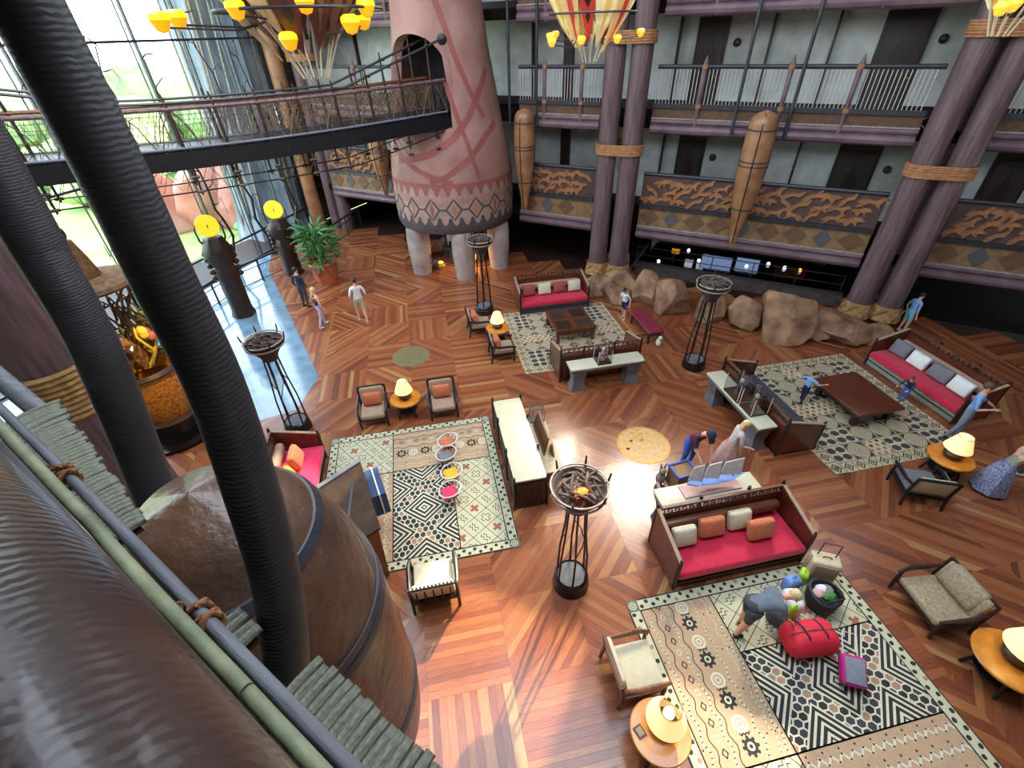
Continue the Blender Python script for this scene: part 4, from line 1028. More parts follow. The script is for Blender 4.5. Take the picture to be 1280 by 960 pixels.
# ================================================================ OUR OWN GALLERY: logs, sticks, poles and the big pod
nd, no_ = Vector((-.7071, .7071, 0)), Vector((.7071, .7071, 0)); NR = math.atan2(nd.y, nd.x)
def NP(t, w, z): p = nd * t + no_ * w; return Vector((p.x, p.y, z))     # t along the rail, w out over the hall
def rail_log(name, label, w, z, r, mat, n=28, amp=.01, part_name='log'):
    t = thing(name, label, 'handrail', NP(0, w, z), NR)     # local x runs along the rail, local -y out over the hall
    m = MB(); pts = []; rs = []
    for i in range(49):
        f = -1.2 + 9 * i / 48; pts.append((f, amp * .6 * math.sin(f * 3.1), amp * math.sin(f * 2.1))); rs.append(r * (1 + .04 * math.sin(f * 2.7)))
    m.tube(pts, rs, n).build(part_name, mat, t, ang=60)
    return t
rail_log('hand_log', 'thick glossy brown log handrail with ripple marks in the foreground', -.2085, 8.1, .19, 'hand_log', 36, .008)
o = thing('split_bamboo', 'pale green split bamboo strip between the thick log and the grey rail', 'bamboo', NP(0, -.004, 7.93), NR)
for a, b, dz in ((-1, .62, 0), (.56, 1.2, .006), (1.1, 2.2, .0), (2.1, 7, .004)):
    MB().tube([(a, 0, dz - .004), ((a + b) / 2, .004, dz), (b, 0, dz - .004)], [.0135, .0155, .013], 12).build('culm', 'bamboo', o)
t = rail_log('grey_rail_log', 'slim weathered grey log rail tied with brown rope', .0275, 7.8, .0145, 'grey_log', 16, .004)
for px, py in ((250, 760), (85, 581)):
    tt = G(px, py, 7.82).dot(nd)
    for k in range(4):
        m = MB(); ph = k * .5
        m.tube([(tt - .04 + k * .02 + .05 * (a / 6.28 - .5) * (1 if k % 2 else -1), .022 * math.cos(a), .022 * math.sin(a)) for a in [ph + q * .36 for q in range(17)]], .0075, 7); m.build('rope_turn', 'rope', t)
# ledge of short sticks just below the rail
S = MB().tube([(0, 0, 0), (.0, .5, .004), (.0, 1, .0)], [.0165, .018, .016], 9).mesh('stick', 'stick')
def ledge(t0, t1, w0, La, Lb, z, label):
    t = thing('stick_ledge', label, 'ledge', NP((t0 + t1) / 2, w0, z), math.atan2(no_.y, no_.x) - PI / 2); n = int((t1 - t0) / .031); rn = random.Random(n); h = (t1 - t0) / 2
    MB().prism([(-h, .0), (h, .0), (h, La * .8), (-h, Lb * .8)], -.035, -.02).build('board', 'dark_wood', t, smooth=False)
    for i in range(n):
        x = -h + (i + .5) * 2 * h / n; f = (x + h) / (2 * h)
        part(t, 'stick', S, (x, rn.uniform(-.004, .004), rn.uniform(-.003, .003)), (0, 0, rn.uniform(-.04, .04)), (rn.uniform(.92, 1.06), (Lb + (La - Lb) * f) * rn.uniform(.95, 1.05), 1))
ledge(-.6, .87, .02, .145, .15, 7.30, 'ledge of short grey sticks in front of the big pod')
ledge(1.08, 1.22, .02, .10, .11, 7.30, 'short remnant of the grey stick ledge behind the dark pole')
ledge(1.86, 3.1, .0, .12, .23, 7.30, 'ledge of short grey sticks beside the second dark pole')
# dark poles that lean past us: natural, slightly bent trunks
def bent_pole(pts, label):
    P = [CO + ray(x, y) * d for x, y, w, d in pts]; Rr = [w * d / (2 * FPX) for x, y, w, d in pts]
    b = P[0]; top = P[-1] + (P[-1] - P[-2]).normalized() * 4.0; P.append(top); Rr.append(Rr[-1])
    # smooth the line
    Q, RR = [], []
    for i in range(len(P) - 1):
        p0, p1, p2, p3 = P[max(i - 1, 0)], P[i], P[i + 1], P[min(i + 2, len(P) - 1)]
        for k in range(6):
            u = k / 6; Q.append(.5 * ((2 * p1) + (p2 - p0) * u + (2 * p0 - 5 * p1 + 4 * p2 - p3) * u * u + (3 * p1 - p0 - 3 * p2 + p3) * u ** 3)); RR.append(Rr[i] + (Rr[i + 1] - Rr[i]) * u)
    Q.append(P[-1]); RR.append(Rr[-1])
    t = thing('leaning_pole', label, 'pole', b)
    MB().tube([q - b for q in Q], RR, 24).build('shaft', 'dark_log', t, ang=60)
bent_pole([(359, 862, 52, 1.68), (356, 800, 55, 1.62), (343, 715, 57, 1.55), (317, 620, 63, 1.47), (269, 480, 66, 1.36), (205, 350, 71, 1.24), (152, 237, 76, 1.15), (73, 82, 82, 1.05), (30, 0, 84, 1.0)], 'thick dark rippled pole leaning across the view above the big pod')
bent_pole([(204, 650, 42, 2.85), (184, 592, 46, 2.77), (138, 477, 50, 2.6), (102, 400, 52, 2.5), (55, 320, 55, 2.4), (-10, 205, 60, 2.25)], 'second dark rippled pole leaning behind the big pod')
# the big pod slung under our ledge
t = pod((-1.243, 1.687, 7.13), 3.85, .69, 'pod_wood', 'huge adzed wooden pod with dark bands slung beside the balcony', (.085, .262, .285, .62), 3.3, n=48)
# broad log column of our own side, its rope binding showing beyond the ledge
c0 = CO + ray(38, 425) * 6.6
t = thing('log_column', 'broad plum-brown log column behind the two leaning poles', 'column', (c0.x, c0.y, 0))
MB().lathe([(.56, -.02), (.5, 4), (.48, ROOF_Z)], 24).build('log', 'purple_log', t, ang=60)
q = G(100, 515, 5.0)
m = MB()
for k in range(9): m.lathe([(.51, 4.3 + k * .09), (.55, 4.345 + k * .09), (.51, 4.39 + k * .09)], 24)
m.build('rope_binding', 'weave', t)
t = thing('rail_post_log', 'grey log lying across the corner of the balcony rail', 'handrail', NP(2.6, .1, 7.6))
MB().tube([G(-40, 440, 7.4), G(95, 552, 7.2)], [.05, .045], 12).xf(Matrix.Translation(-NP(2.6, .1, 7.6))).build('log', 'grey_log', t)
# ================================================================ FURNITURE
def cushion(parent, name, c, d, mat, M=None, puff=.03, r=.05): return MB().rbox(c, d, r, 0, puff, M).build(name, mat, parent, ang=60)
def pillow(loc, w, h, mat, label, rz=0, tilt=.35, grp=None, th=.16):
    t = thing('throw_pillow', label, 'pillow', loc, rz, grp)
    M = Matrix.Rotation(-tilt, 3, 'X')          # leans back towards +y
    MB().rbox((0, 0, 0), (w, h, th), .055, 0, .045, None).xf(Matrix.Translation((0, 0, h / 2 * math.cos(tilt) + .03)) @ Matrix.Rotation(PI / 2 - tilt, 4, 'X')).build('cover', mat, t, ang=60)
    m = MB(); c = [(-w / 2, -h / 2), (w / 2, -h / 2), (w / 2, h / 2), (-w / 2, h / 2), (-w / 2, -h / 2)]
    m.tube([(x * .985, y * .985, 0) for x, y in c], .008, 5).xf(Matrix.Translation((0, 0, h / 2 * math.cos(tilt) + .03)) @ Matrix.Rotation(PI / 2 - tilt, 4, 'X')).build('piping', mat, t)
    return t
LAT = MB().box((0, 0, 0), (.02, .025, .22)).mesh('lattice_slat', 'dark_wood', False)
def bench_sofa(loc, rz, W, label, seat='red_cloth', D=1.12, back=1.18, bolster='brown_wood', base='dark_wood', pale=False, sides=True):
    """high-backed bench: front faces -y"""
    t = thing('bench_sofa', label, 'sofa', loc, rz); h = W / 2
    b = MB().box((0, -.03, .17), (W - .04, D - .12, .26)).build('plinth', base, t, smooth=False)
    MB().box((0, -D / 2 + .02, .2), (W - .06, .03, .02)).build('plinth_groove', 'black_frame', t, smooth=False)
    cushion(t, 'seat_cushion', (0, -.07, .4), (W - .02, D - .1, .2), seat, puff=.02, r=.06)
    MB().box((0, D / 2 - .06, .55), (W - .1, .07, .95)).build('back_panel', 'red_wood' if not pale else 'taupe_cloth', t, smooth=False)
    cushion(t, 'back_bolster', (0, D / 2 - .19, .74), (W - .16, .2, .26), bolster, puff=.01, r=.09)
    MB().box((0, D / 2 - .06, back - .02), (W - .08, .06, .05)).build('top_rail', 'brown_wood', t, smooth=False)
    MB().box((0, D / 2 - .06, back - .25), (W - .08, .05, .035)).build('mid_rail', 'dark_wood', t, smooth=False)
    n = int((W - .2) / .075)
    for i in range(n): part(t, 'lattice_slat', LAT, (-h + .12 + i * (W - .24) / max(1, n - 1), D / 2 - .06, back - .135), (0, .5 if i % 2 else -.5, 0))
    if sides:
        for sx in (-1, 1):
            s = MB().slab([(sx * h, -D / 2 + .04, .06), (sx * h, D / 2 - .02, .06), (sx * h, D / 2 - .02, back - .06), (sx * h, -D / 2 + .04, back - .34)], (sx, 0, 0), .05).build('side_panel', 'red_wood', t, smooth=False)
            MB().bar((sx * (h + .025), -D / 2 + .02, back - .31), (sx * (h + .025), D / 2 - .02, back - .03), .07, .03).build('arm_cap', 'taupe_cloth', t, smooth=False)  # pale bar painted as light caught along the arm edge
            for y, z in ((-D / 2 + .03, back - .22), (D / 2 - .02, back + .08)):
                MB().tube([(sx * (h + .025), y, 0), (sx * (h + .025), y, z - .12), (sx * (h + .025), y, z)], [.038, .042, .02], 8).build('post', 'dark_wood', t)
    for x in (-h * .33, h * .45):
        MB().tube([(x, D / 2, back - .3), (x, D / 2, back + .06)], [.02, .035], 7).build('finial', 'black_frame', t)
    return t
bench_sofa((5.22, 4.66, 0), 0, 2.74, 'red-cushioned bench sofa in front of the toy sailing boat')
bench_sofa((4.82, 11.76 - .12, 0), PI, 2.5, 'dark bench sofa seen from behind, back to the console with the figurine', seat='taupe_cloth')
bench_sofa((8.52, 8.2, 0), PI / 2, 2.7, 'dark bench sofa seen from its end, back to the console with glass cases', seat='charcoal')
bench_sofa((4.62, 16.1, 0), 0, 2.66, 'red-cushioned sofa in front of the tower with four pillows', bolster='taupe_cloth', base='charcoal')
bench_sofa((13.82, 8.3, 0), -PI / 2, 2.9, 'long red-cushioned sofa with grey and white pillows at the dark end', bolster='taupe_cloth', base='sage')
bench_sofa((-3.85, 8.15, 0), PI / 2, 2.4, 'pink-cushioned sofa half hidden behind the big pod', seat='pink_cloth', bolster='taupe_cloth')
def row(pts, rz, z=.5):
    for x, y, w, mat, lab in pts: pillow((x + .17 * math.sin(rz), y - .17 * math.cos(rz), z + .02), w, .42, mat, lab, rz)
row([(4.22, 4.9, .5, 'cream_cloth', 'cream pillow at the end of the red sofa by the boat'), (4.86, 4.98, .54, 'orange_cloth', 'orange pillow between two cream ones on the red sofa'), (5.50, 5.02, .5, 'cream_cloth', 'cream pillow behind the front orange pillow'), (5.78, 4.72, .55, 'orange_cloth', 'orange pillow set forward on the red sofa by the boat')], 0)
row([(3.72, 16.3, .5, 'rust_cloth', 'rust pillow at the end of the sofa before the tower'), (4.34, 16.28, .5, 'cream_cloth', 'cream pillow between two rust ones before the tower'), (4.95, 16.3, .5, 'rust_cloth', 'rust pillow between two cream ones before the tower'), (5.55, 16.28, .5, 'cream_cloth', 'cream pillow at the end of the sofa before the tower')], 0)
row([(14.0, 9.35, .55, 'grey_cloth', 'grey pillow at the column end of the long red sofa'), (13.98, 8.72, .55, 'white_cloth', 'white pillow between two grey ones on the long red sofa'), (14.0, 8.05, .6, 'grey_cloth', 'grey pillow in the middle of the long red sofa'), (13.98, 7.42, .55, 'white_cloth', 'white pillow behind the man in the blue shirt')], -PI / 2)
row([(-3.95, 8.75, .55, 'orange_cloth', 'orange pillow on the pink sofa beside the pod'), (-4.0, 8.12, .42, 'yellow_cloth', 'yellow pillow on the pink sofa beside the pod')], PI / 2)

def console(loc, rz, W, D, label, h=.86):
    t = thing('console_table', label, 'table', loc, rz)
    MB().rbox((0, 0, h - .03), (W, D, .06), .015).build('top', 'cream_top', t)
    MB().box((0, 0, h - .1), (W - .06, D - .05, .09)).build('apron', 'grey_stone', t, smooth=False)
    for sx in (-1, 1):
        m = MB(); x = sx * (W / 2 - .3)
        m.add([(x + a * w, b * d, z) for z, w, d in ((0, .24, D * .38), (.3, .17, D * .30), (h - .14, .22, D * .44)) for a, b in ((-1, -1), (1, -1), (1, 1), (-1, 1))],
              [(0, 3, 2, 1), (8, 9, 10, 11)] + [(k * 4 + i, k * 4 + (i + 1) % 4, k * 4 + 4 + (i + 1) % 4, k * 4 + 4 + i) for k in (0, 1) for i in range(4)])
        m.build('pedestal', 'grey_stone', t, smooth=False)
    return t
console((5.22, 5.64, 0), 0, 2.3, .46, 'cream-topped stone console carrying the toy sailing boat')
console((4.82, 10.72, 0), 0, 2.3, .52, 'cream-topped stone console with a figurine in a small glass case')
console((7.66, 8.25, 0), PI / 2, 2.45, .52, 'cream-topped stone console with two glass cases of sculptures')
def glass_case(loc, rz, W, D, H, label):
    t = thing('display_case', label, 'display case', loc, rz)
    MB().box((0, 0, .025), (W, D, .05)).build('base', 'dark_wood', t, smooth=False)
    for a, b, c, d in ((0, -D / 2, W, .008), (0, D / 2, W, .008), (-W / 2, 0, .008, D), (W / 2, 0, .008, D)): MB().box((a, b, .05 + H / 2), (c, d, H)).build('pane', 'case_glass', t, smooth=False)
    MB().box((0, 0, .05 + H), (W, D, .008)).build('pane', 'case_glass', t, smooth=False)
    for a in (-1, 1):
        for b in (-1, 1): MB().box((a * W / 2, b * D / 2, .05 + H / 2), (.018, .018, H)).build('edge', 'beige', t, smooth=False)
    return t
def figurine(loc, s, mat, label, rz=0):
    t = thing('figurine', label, 'sculpture', loc, rz)
    MB().lathe([(0, 0), (.1 * s, 0), (.12 * s, .05 * s), (.08 * s, .18 * s), (.11 * s, .3 * s), (.06 * s, .38 * s), (.05 * s, .4 * s)], 12).build('body', mat, t)
    MB().ell((0, 0, .47 * s), (.07 * s, .07 * s, .085 * s), 0, 10, 7).build('head', 'beige', t); MB().tube([(-.1 * s, 0, .32 * s), (-.16 * s, -.08 * s, .2 * s), (-.05 * s, -.12 * s, .16 * s)], .03 * s, 6).build('arm', mat, t)
    MB().tube([(.1 * s, 0, .32 * s), (.16 * s, -.08 * s, .2 * s), (.05 * s, -.12 * s, .16 * s)], .03 * s, 6).build('arm', mat, t)
glass_case((4.72, 10.72, .86), 0, .42, .4, .42, 'small glass case on the console behind the dark sofa'); figurine((4.72, 10.72, .91), .8, 'twig_grey', 'grey seated figurine inside the small glass case')
glass_case((7.66, 8.35, .86), PI / 2, .62, .46, .5, 'glass case with a dark sculpture on the stone console'); figurine((7.66, 8.35, .91), .9, 'charcoal', 'dark carved figure in the glass case by the blond lady')
glass_case((7.68, 7.72, .86), PI / 2, .5, .46, .5, 'second glass case with a pale-headed sculpture on the console'); figurine((7.68, 7.72, .91), .85, 'twig', 'brown carved figure with pale head in the second glass case', 1)
# toy sailing boat on the console
t = thing('model_boat', 'blue-hulled model sailing boat with white sails on the console', 'model boat', (5.32, 5.64, .86))
MB().box((-.05, 0, .02), (1.3, .34, .04)).build('stand', 'rose', t, smooth=False)
m = MB(); rows_ = [(-.62, .02, .24), (-.4, .11, .14), (0, .14, .10), (.35, .11, .14), (.68, .01, .27)]; vs = []
for x, w, z in rows_: vs += [(x, -w, .30 - (0 if abs(x) > .5 else .03)), (x, 0, z), (x, w, .30 - (0 if abs(x) > .5 else .03))]
m.add(vs, [(3 * i + k, 3 * i + 3 + k, 3 * i + 4 + k, 3 * i + 1 + k) for i in range(4) for k in (0, 1)] + [(3 * i, 3 * i + 2, 3 * i + 5, 3 * i + 3) for i in range(4)]); m.build('hull', 'hull_blue', t)
for x in (-.3, .08, .42): MB().cyl((x, 0, .26), (x, 0, .86), .012, n=6).build('mast', 'steel', t)
for a, b in ((-.62, -.34), (-.28, .04), (.1, .55)):
    MB().slab([(a, .01, .36), (b, -.06, .34), (b - .03, -.03, .82), (a + .05, .02, .72)], (0, 1, 0), .012).build('sail', 'sail_white', t)

# long cabinet with a cream top at the edge of the first rug
t = thing('long_sideboard', 'long dark sideboard with a bare cream top beside the tribal rug', 'sideboard', (1.56, 8.06, 0))
MB().box((0, 0, .46), (.7, 2.8, .9)).build('body', 'red_wood', t, smooth=False); MB().rbox((0, 0, .93), (.74, 2.86, .05), .012).build('top', 'cream_top', t)
for sx in (-1, 1):
    for i in range(7): MB().box((sx * .36, -1.2 + i * .4, .45), (.03, .34, .76)).build('side_board', 'dark_wood', t, smooth=False)
for i in range(6): MB().box((-.27 + i * .108, -1.41, .45), (.09, .03, .8)).build('end_slat', 'dark_wood', t, smooth=False)
for x in (-.38, .38):
    for y in (-1.42, -.5, .6, 1.42): MB().tube([(x, y, 0), (x, y, .9), (x, y, 1.08)], [.03, .035, .03], 7).build('post', 'black_frame', t)
t = thing('low_console', 'low console with a pale worktop behind the long sideboard', 'table', (2.22, 8.0, 0))
MB().rbox((0, 0, .62), (.46, 2.0, .05), .012).build('top', 'beige', t)
for y in (-.85, .85): MB().box((0, y, .3), (.36, .12, .6)).build('leg', 'brown_wood', t, smooth=False)
t = thing('carved_book_stand', 'pair of carved wooden panels standing on the low console', 'carving', (2.2, 8.1, .645))
MB().slab([(-.12, -.55, 0), (-.12, .55, 0), (.0, .5, .5), (.0, -.5, .5)], (1, 0, .1), .04).build('panel', 'brown_wood', t, smooth=False)
MB().slab([(.1, -.65, 0), (.16, -.2, 0), (.1, -.2, .42), (.04, -.62, .42)], (1, 0, .1), .04).build('panel', 'pod_wood_far', t, smooth=False)
glass_case((2.24, 8.86, .645), 0, .36, .24, .36, 'clear case catching the light on the low console')

# coffee tables
t = thing('coffee_table', 'square wooden coffee table with four dark inset panels', 'table', (4.72, 13.92, 0.022))
MB().box((0, 0, .49), (1.44, 1.5, .08)).build('top', 'red_wood', t, smooth=False)
for sx in (-1, 1):
    for sy in (-1, 1):
        MB().box((sx * .36, sy * .37, .535), (.5, .52, .014)).build('inset_panel', 'dark_wood' if sx * sy > 0 else 'door_wood', t, smooth=False)
        MB().rbox((sx * .63, sy * .66, .22), (.12, .12, .46), .02).build('leg', 'red_wood', t)
for sy in (-1, 1): MB().box((0, sy * .68, .38), (1.2, .06, .12)).build('apron', 'red_wood', t, smooth=False)
t = thing('coffee_table', 'big plain reddish wooden table on the second spiral rug', 'table', (11.24, 8.05, 0.022))
MB().rbox((0, 0, .46), (1.42, 1.72, .09), .02).build('top', 'red_wood', t)
MB().box((0, 0, .34), (1.15, 1.4, .15)).build('apron', 'dark_wood', t, smooth=False)
for sx in (-1, 1):
    for sy in (-1, 1): MB().rbox((sx * .52, sy * .66, .15), (.16, .16, .3), .03).build('leg', 'dark_wood', t)
t = thing('red_bench', 'narrow bench with a dark red padded top in front of the boulders', 'bench', (7.33, 13.25, 0))
MB().rbox((0, 0, .46), (.56, 1.68, .1), .03, 0, .01).build('pad', 'maroon', t); t.children[0].data.materials[0] = mk('oxblood', '#7c2434', .45, .15, 6)
MB().box((0, 0, .36), (.46, 1.5, .1)).build('frame', 'dark_wood', t, smooth=False)
for sx in (-1, 1):
    for sy in (-1, 1): MB().tube([(sx * .2, sy * .72, 0), (sx * .2, sy * .7, .36)], [.035, .05], 8).build('leg', 'dark_wood', t)
t = thing('white_cat_figure', 'small cream animal figure at the foot of the red bench', 'sculpture', (7.4, 12.28, 0))
MB().ell((0, 0, .16), (.1, .12, .16), 0, 10, 7).build('body', 'cream_cloth', t); MB().ell((0, -.06, .36), (.07, .08, .08), 0, 10, 7).build('head', 'cream_cloth', t)

# armchairs
def armchair(loc, rz, label, seat='taupe_cloth', pil=None, cushion_mat=None, frame='black_frame', w=.74, curved=False, beads=False):
    """front faces -y"""
    t = thing('armchair', label, 'armchair', loc, rz); h = w / 2
    for sx in (-1, 1):
        MB().tube([(sx * h, -.34, 0), (sx * h, -.36, .3), (sx * h, -.34, .56)], [.03, .035, .03], 8).build('leg', frame, t)
        MB().tube([(sx * h, .42, 0), (sx * h, .36, .4), (sx * h, .44, .88)], [.03, .035, .028], 8).build('leg', frame, t)
        MB().tube([(sx * h, -.42, .55), (sx * (h + .03), -.2, .6), (sx * (h + .02), .15, .6), (sx * h, .4, .66)], [.03, .045, .04, .03], 8).build('arm', frame if not curved else 'brown_wood', t)
    MB().box((0, .0, .27), (w, .7, .07)).build('seat_frame', frame, t, smooth=False)
    cushion(t, 'seat_cushion', (0, -.02, .37), (w - .08, .7, .14), seat, puff=.015)
    M = Matrix.Rotation(-.2, 3, 'X')
    cushion(t, 'back_cushion', (0, .36, .65), (w - .1, .12, .48), cushion_mat or seat, M, puff=0)
    MB().bar((-h, .44, .88), (h, .44, .88), .05, .045).build('top_rail', frame, t, smooth=False)
    if beads:
        for i in range(12): MB().ell((-h + .05 + i * (w - .1) / 11, .45, .92), .022, 0, 6, 4).build('bead', 'white_cloth', t)
        for i in range(5): MB().box((-h + .12 + i * (w - .24) / 4, .43, .6), (.03, .03, .5)).build('back_slat', frame, t, smooth=False)
        MB().box((0, .42, .34), (w, .03, .04)).build('back_rail', frame, t, smooth=False)
    if pil: pillow((loc[0] + .16 * math.sin(-rz) , loc[1] + .16 * math.cos(rz), .44), .5, .36, pil[0], pil[1], rz, .3, th=.15)
    return t
armchair((-2.08, 10.62, 0), 0, 'black-framed armchair left of the lamp behind the tribal rug', pil=('orange_cloth', 'orange pillow on the armchair left of the table lamp'))
armchair((-.12, 10.52, 0), 0, 'black-framed armchair right of the lamp behind the tribal rug', pil=('orange_cloth', 'orange pillow on the armchair right of the table lamp'))
armchair((1.55, 14.75, 0), PI / 2, 'black-framed armchair behind the lamp on the far spiral rug', pil=('orange_cloth', 'orange pillow on the armchair behind the far lamp'))
armchair((2.05, 12.95, 0), PI / 2, 'black-framed armchair in front of the lamp on the far spiral rug', pil=('orange_cloth', 'orange pillow on the armchair in front of the far lamp'))
armchair((10.28, 5.08, 0), PI * .86, 'black and grey patchwork armchair beside the lamp at the big table', seat='grey_cloth', cushion_mat='cream_cloth', w=.8)
armchair((2.42, 2.84, 0), PI / 2, 'cream armchair with curved brown arms at the corner of the rug', seat='cream_cloth', curved=True, w=.8, frame='brown_wood')
armchair((8.2, 2.75, 0), -PI / 2 - .12, 'tapestry-covered wide armchair right of the pink suitcase', seat='tapestry', w=.95, frame='dark_wood', beads=False)
armchair((8.55, .35, 0), -PI / 2, 'tapestry-covered armchair beyond the near table lamp', seat='tapestry', w=.95, frame='dark_wood')
armchair((-.74, 5.1, 0), PI, 'cream chair with a beaded black back facing the tribal rug', seat='cream_cloth', w=.86, beads=True)
pillow((8.55, 2.72, .46), .66, .46, 'tapestry', 'diamond-patterned pillow on the wide tapestry armchair', -PI / 2 - .12, .35)

# lamp tables and their lamps
def lamp_table(x, y, r, label, lamplabel, s=1.0, dx=0, dy=0):
    t = thing('lamp_table', label, 'table', (x, y, 0)); H = .58
    MB().lathe([(0, H), (r * .97, H), (r, H - .02), (r * .97, H - .05), (0, H - .05)], 36).build('top', 'burl', t)
    MB().lathe([(r * .97, H - .05), (r * .9, H - .1), (r * .5, H - .1)], 30).build('apron', 'black_frame', t)
    for k in range(4):
        a = PI / 4 + k * PI / 2; MB().tube([(r * .8 * math.cos(a), r * .8 * math.sin(a), H - .08), (r * .62 * math.cos(a), r * .62 * math.sin(a), .3), (r * .8 * math.cos(a), r * .8 * math.sin(a), 0)], [.035, .03, .03], 7).build('leg', 'black_frame', t)
    MB().lathe([(0, .2), (r * .62, .2), (r * .62, .16), (0, .16)], 24).build('shelf', 'black_frame', t)
    l = thing('table_lamp', lamplabel, 'lamp', (x + dx, y + dy, H))
    MB().lathe([(0, 0), (.12 * s, 0), (.17 * s, .05 * s), (.18 * s, .12 * s), (.1 * s, .22 * s), (.04 * s, .26 * s), (.03 * s, .34 * s)], 18).build('base', 'lamp_base', l)
    MB().lathe([(.25 * s, .26 * s), (.13 * s, .58 * s)], 26).build('shade', 'lamp_shade', l)
    MB().lathe([(.0, .50 * s), (.06 * s, .50 * s), (.07 * s, .44 * s), (0, .38 * s)], 12).build('bulb', 'lamp_top', l)
    MB().lathe([(.128 * s, .575 * s), (.138 * s, .585 * s), (.125 * s, .59 * s)], 26).build('rim', 'brass', l)
    li = lamp('POINT', 'lamp_bulb', (x + dx, y + dy, H + .47 * s), 16, (1, .72, .38), .05); li['kind'] = 'light'
lamp_table(-1.16, 10.68, .43, 'round burl lamp table between the two armchairs behind the tribal rug', 'lit table lamp between the two orange-pillowed armchairs')
lamp_table(2.08, 13.9, .42, 'round burl lamp table between the armchairs on the far spiral rug', 'lit table lamp on the far spiral rug')
lamp_table(11.4, 5.45, .46, 'round burl lamp table beside the lady in the blue print skirt', 'lit table lamp beside the patchwork armchair', 1.1)
lamp_table(2.38, 1.88, .44, 'round burl lamp table beside the cream armchair', 'lit woven lamp beside the cream armchair', 1.15, .06, .05)
lamp_table(8.28, 1.6, .52, 'round burl lamp table between the two tapestry armchairs', 'lit pale lamp between the two tapestry armchairs', 1.25, .08, .02)
t = thing('table_card', 'small dark framed card lying on the near lamp table', 'card', (2.08, 1.93, .58), .3)
MB().box((0, 0, .01), (.13, .16, .02)).build('frame', 'dark_wood', t, smooth=False); MB().box((0, 0, .022), (.09, .11, .004)).build('print', 'rug_stone', t, smooth=False)

# television cabinet and the small chairs facing it
tv = thing('television_cabinet', 'slant-topped wooden television cabinet beside the big pod', 'cabinet', (-2.2, 6.34, .022), .248)
m = MB()
m.add([(-.75, -.85, 0), (.35, -.85, 0), (.35, .75, 0), (-.75, .75, 0), (-.75, -.85, 1.15), (.42, -.9, 1.55), (.42, .8, 1.55), (-.75, .75, 1.15)], [(0, 3, 2, 1), (0, 1, 5, 4), (1, 2, 6, 5), (2, 3, 7, 6), (3, 0, 4, 7), (4, 5, 6, 7)])
m.build('case', 'brown_wood', tv, smooth=False)
mk('walnut', '#4d3a2b', .75, .3, 3, '#3a2b21', bump=.25, bscale=7, spec=.2)
MB().slab([(-.8, -.92, 1.16), (.46, -.95, 1.60), (.46, .84, 1.60), (-.8, .80, 1.16)], (-.33, 0, 1), .05).build('lid', 'walnut', tv, smooth=False)
MB().slab([(-.8, .80, 1.20), (.46, .84, 1.64), (.46, 1.06, 1.54), (-.8, 1.02, 1.10)], (-.2, .3, .9), .04).build('end_board', 'grey_stone', tv, smooth=False)
MB().bar((-.1, -.55, 1.465), (.2, .45, 1.568), .05, .02).build('slot', 'black_frame', tv, smooth=False)
MB().box((.60, .42, 1.1), (.3, .78, .6)).build('screen', 'screen_blue', tv, smooth=False); MB().box((.62, .42, 1.1), (.03, .84, .66)).build('screen_frame', 'white_metal', tv, smooth=False)
def kid_chair(loc, mat, label, rz):
    t = thing('child_chair', label, 'chair', loc, rz)
    MB().tube([(.26 * math.cos(a), .26 * math.sin(a) * .95, .34 + .05 * (1 - math.cos(a))) for a in [k * PI / 12 for k in range(25)]], .016, 6, caps=False).build('rim', 'white_metal', t)
    for k in range(10):
        a = k * PI / 5 + .2; MB().tube([(.255 * math.cos(a), .245 * math.sin(a), .34 + .05 * (1 - math.cos(a))), (.16 * math.cos(a), .16 * math.sin(a), .24)], .006, 4).build('wire', 'black_frame', t)
    for k in range(4):
        a = PI / 4 + k * PI / 2; MB().tube([(.14 * math.cos(a), .14 * math.sin(a), .24), (.24 * math.cos(a), .24 * math.sin(a), 0.02)], .012, 6).build('leg', 'black_frame', t)
    MB().lathe([(0, .23), (.17, .23), (.17, .25), (0, .25)], 18).build('seat', 'black_frame', t)
    p = thing('seat_pad', {'orange_cloth': 'orange', 'grey_cloth': 'grey', 'yellow_cloth': 'yellow', 'pink_cloth': 'pink'}[mat] + ' pad lying on a small wire chair', 'cushion', (loc[0] - .02, loc[1], .26), rz + .25)
    MB().rbox((0, 0, .03), (.34, .34, .07), .025, 0, .012).build('cover', mat, p)
for (px, py), mt, nm in zip(((560, 553), (558, 570), (565, 592), (563, 615)), ('orange_cloth', 'grey_cloth', 'yellow_cloth', 'pink_cloth'), ('orange', 'grey', 'yellow', 'pink')):
    p = G(px, py, .3); kid_chair((p.x, p.y, .022), mt, 'small round wire chair with a %s pad on the tribal rug' % nm, PI)

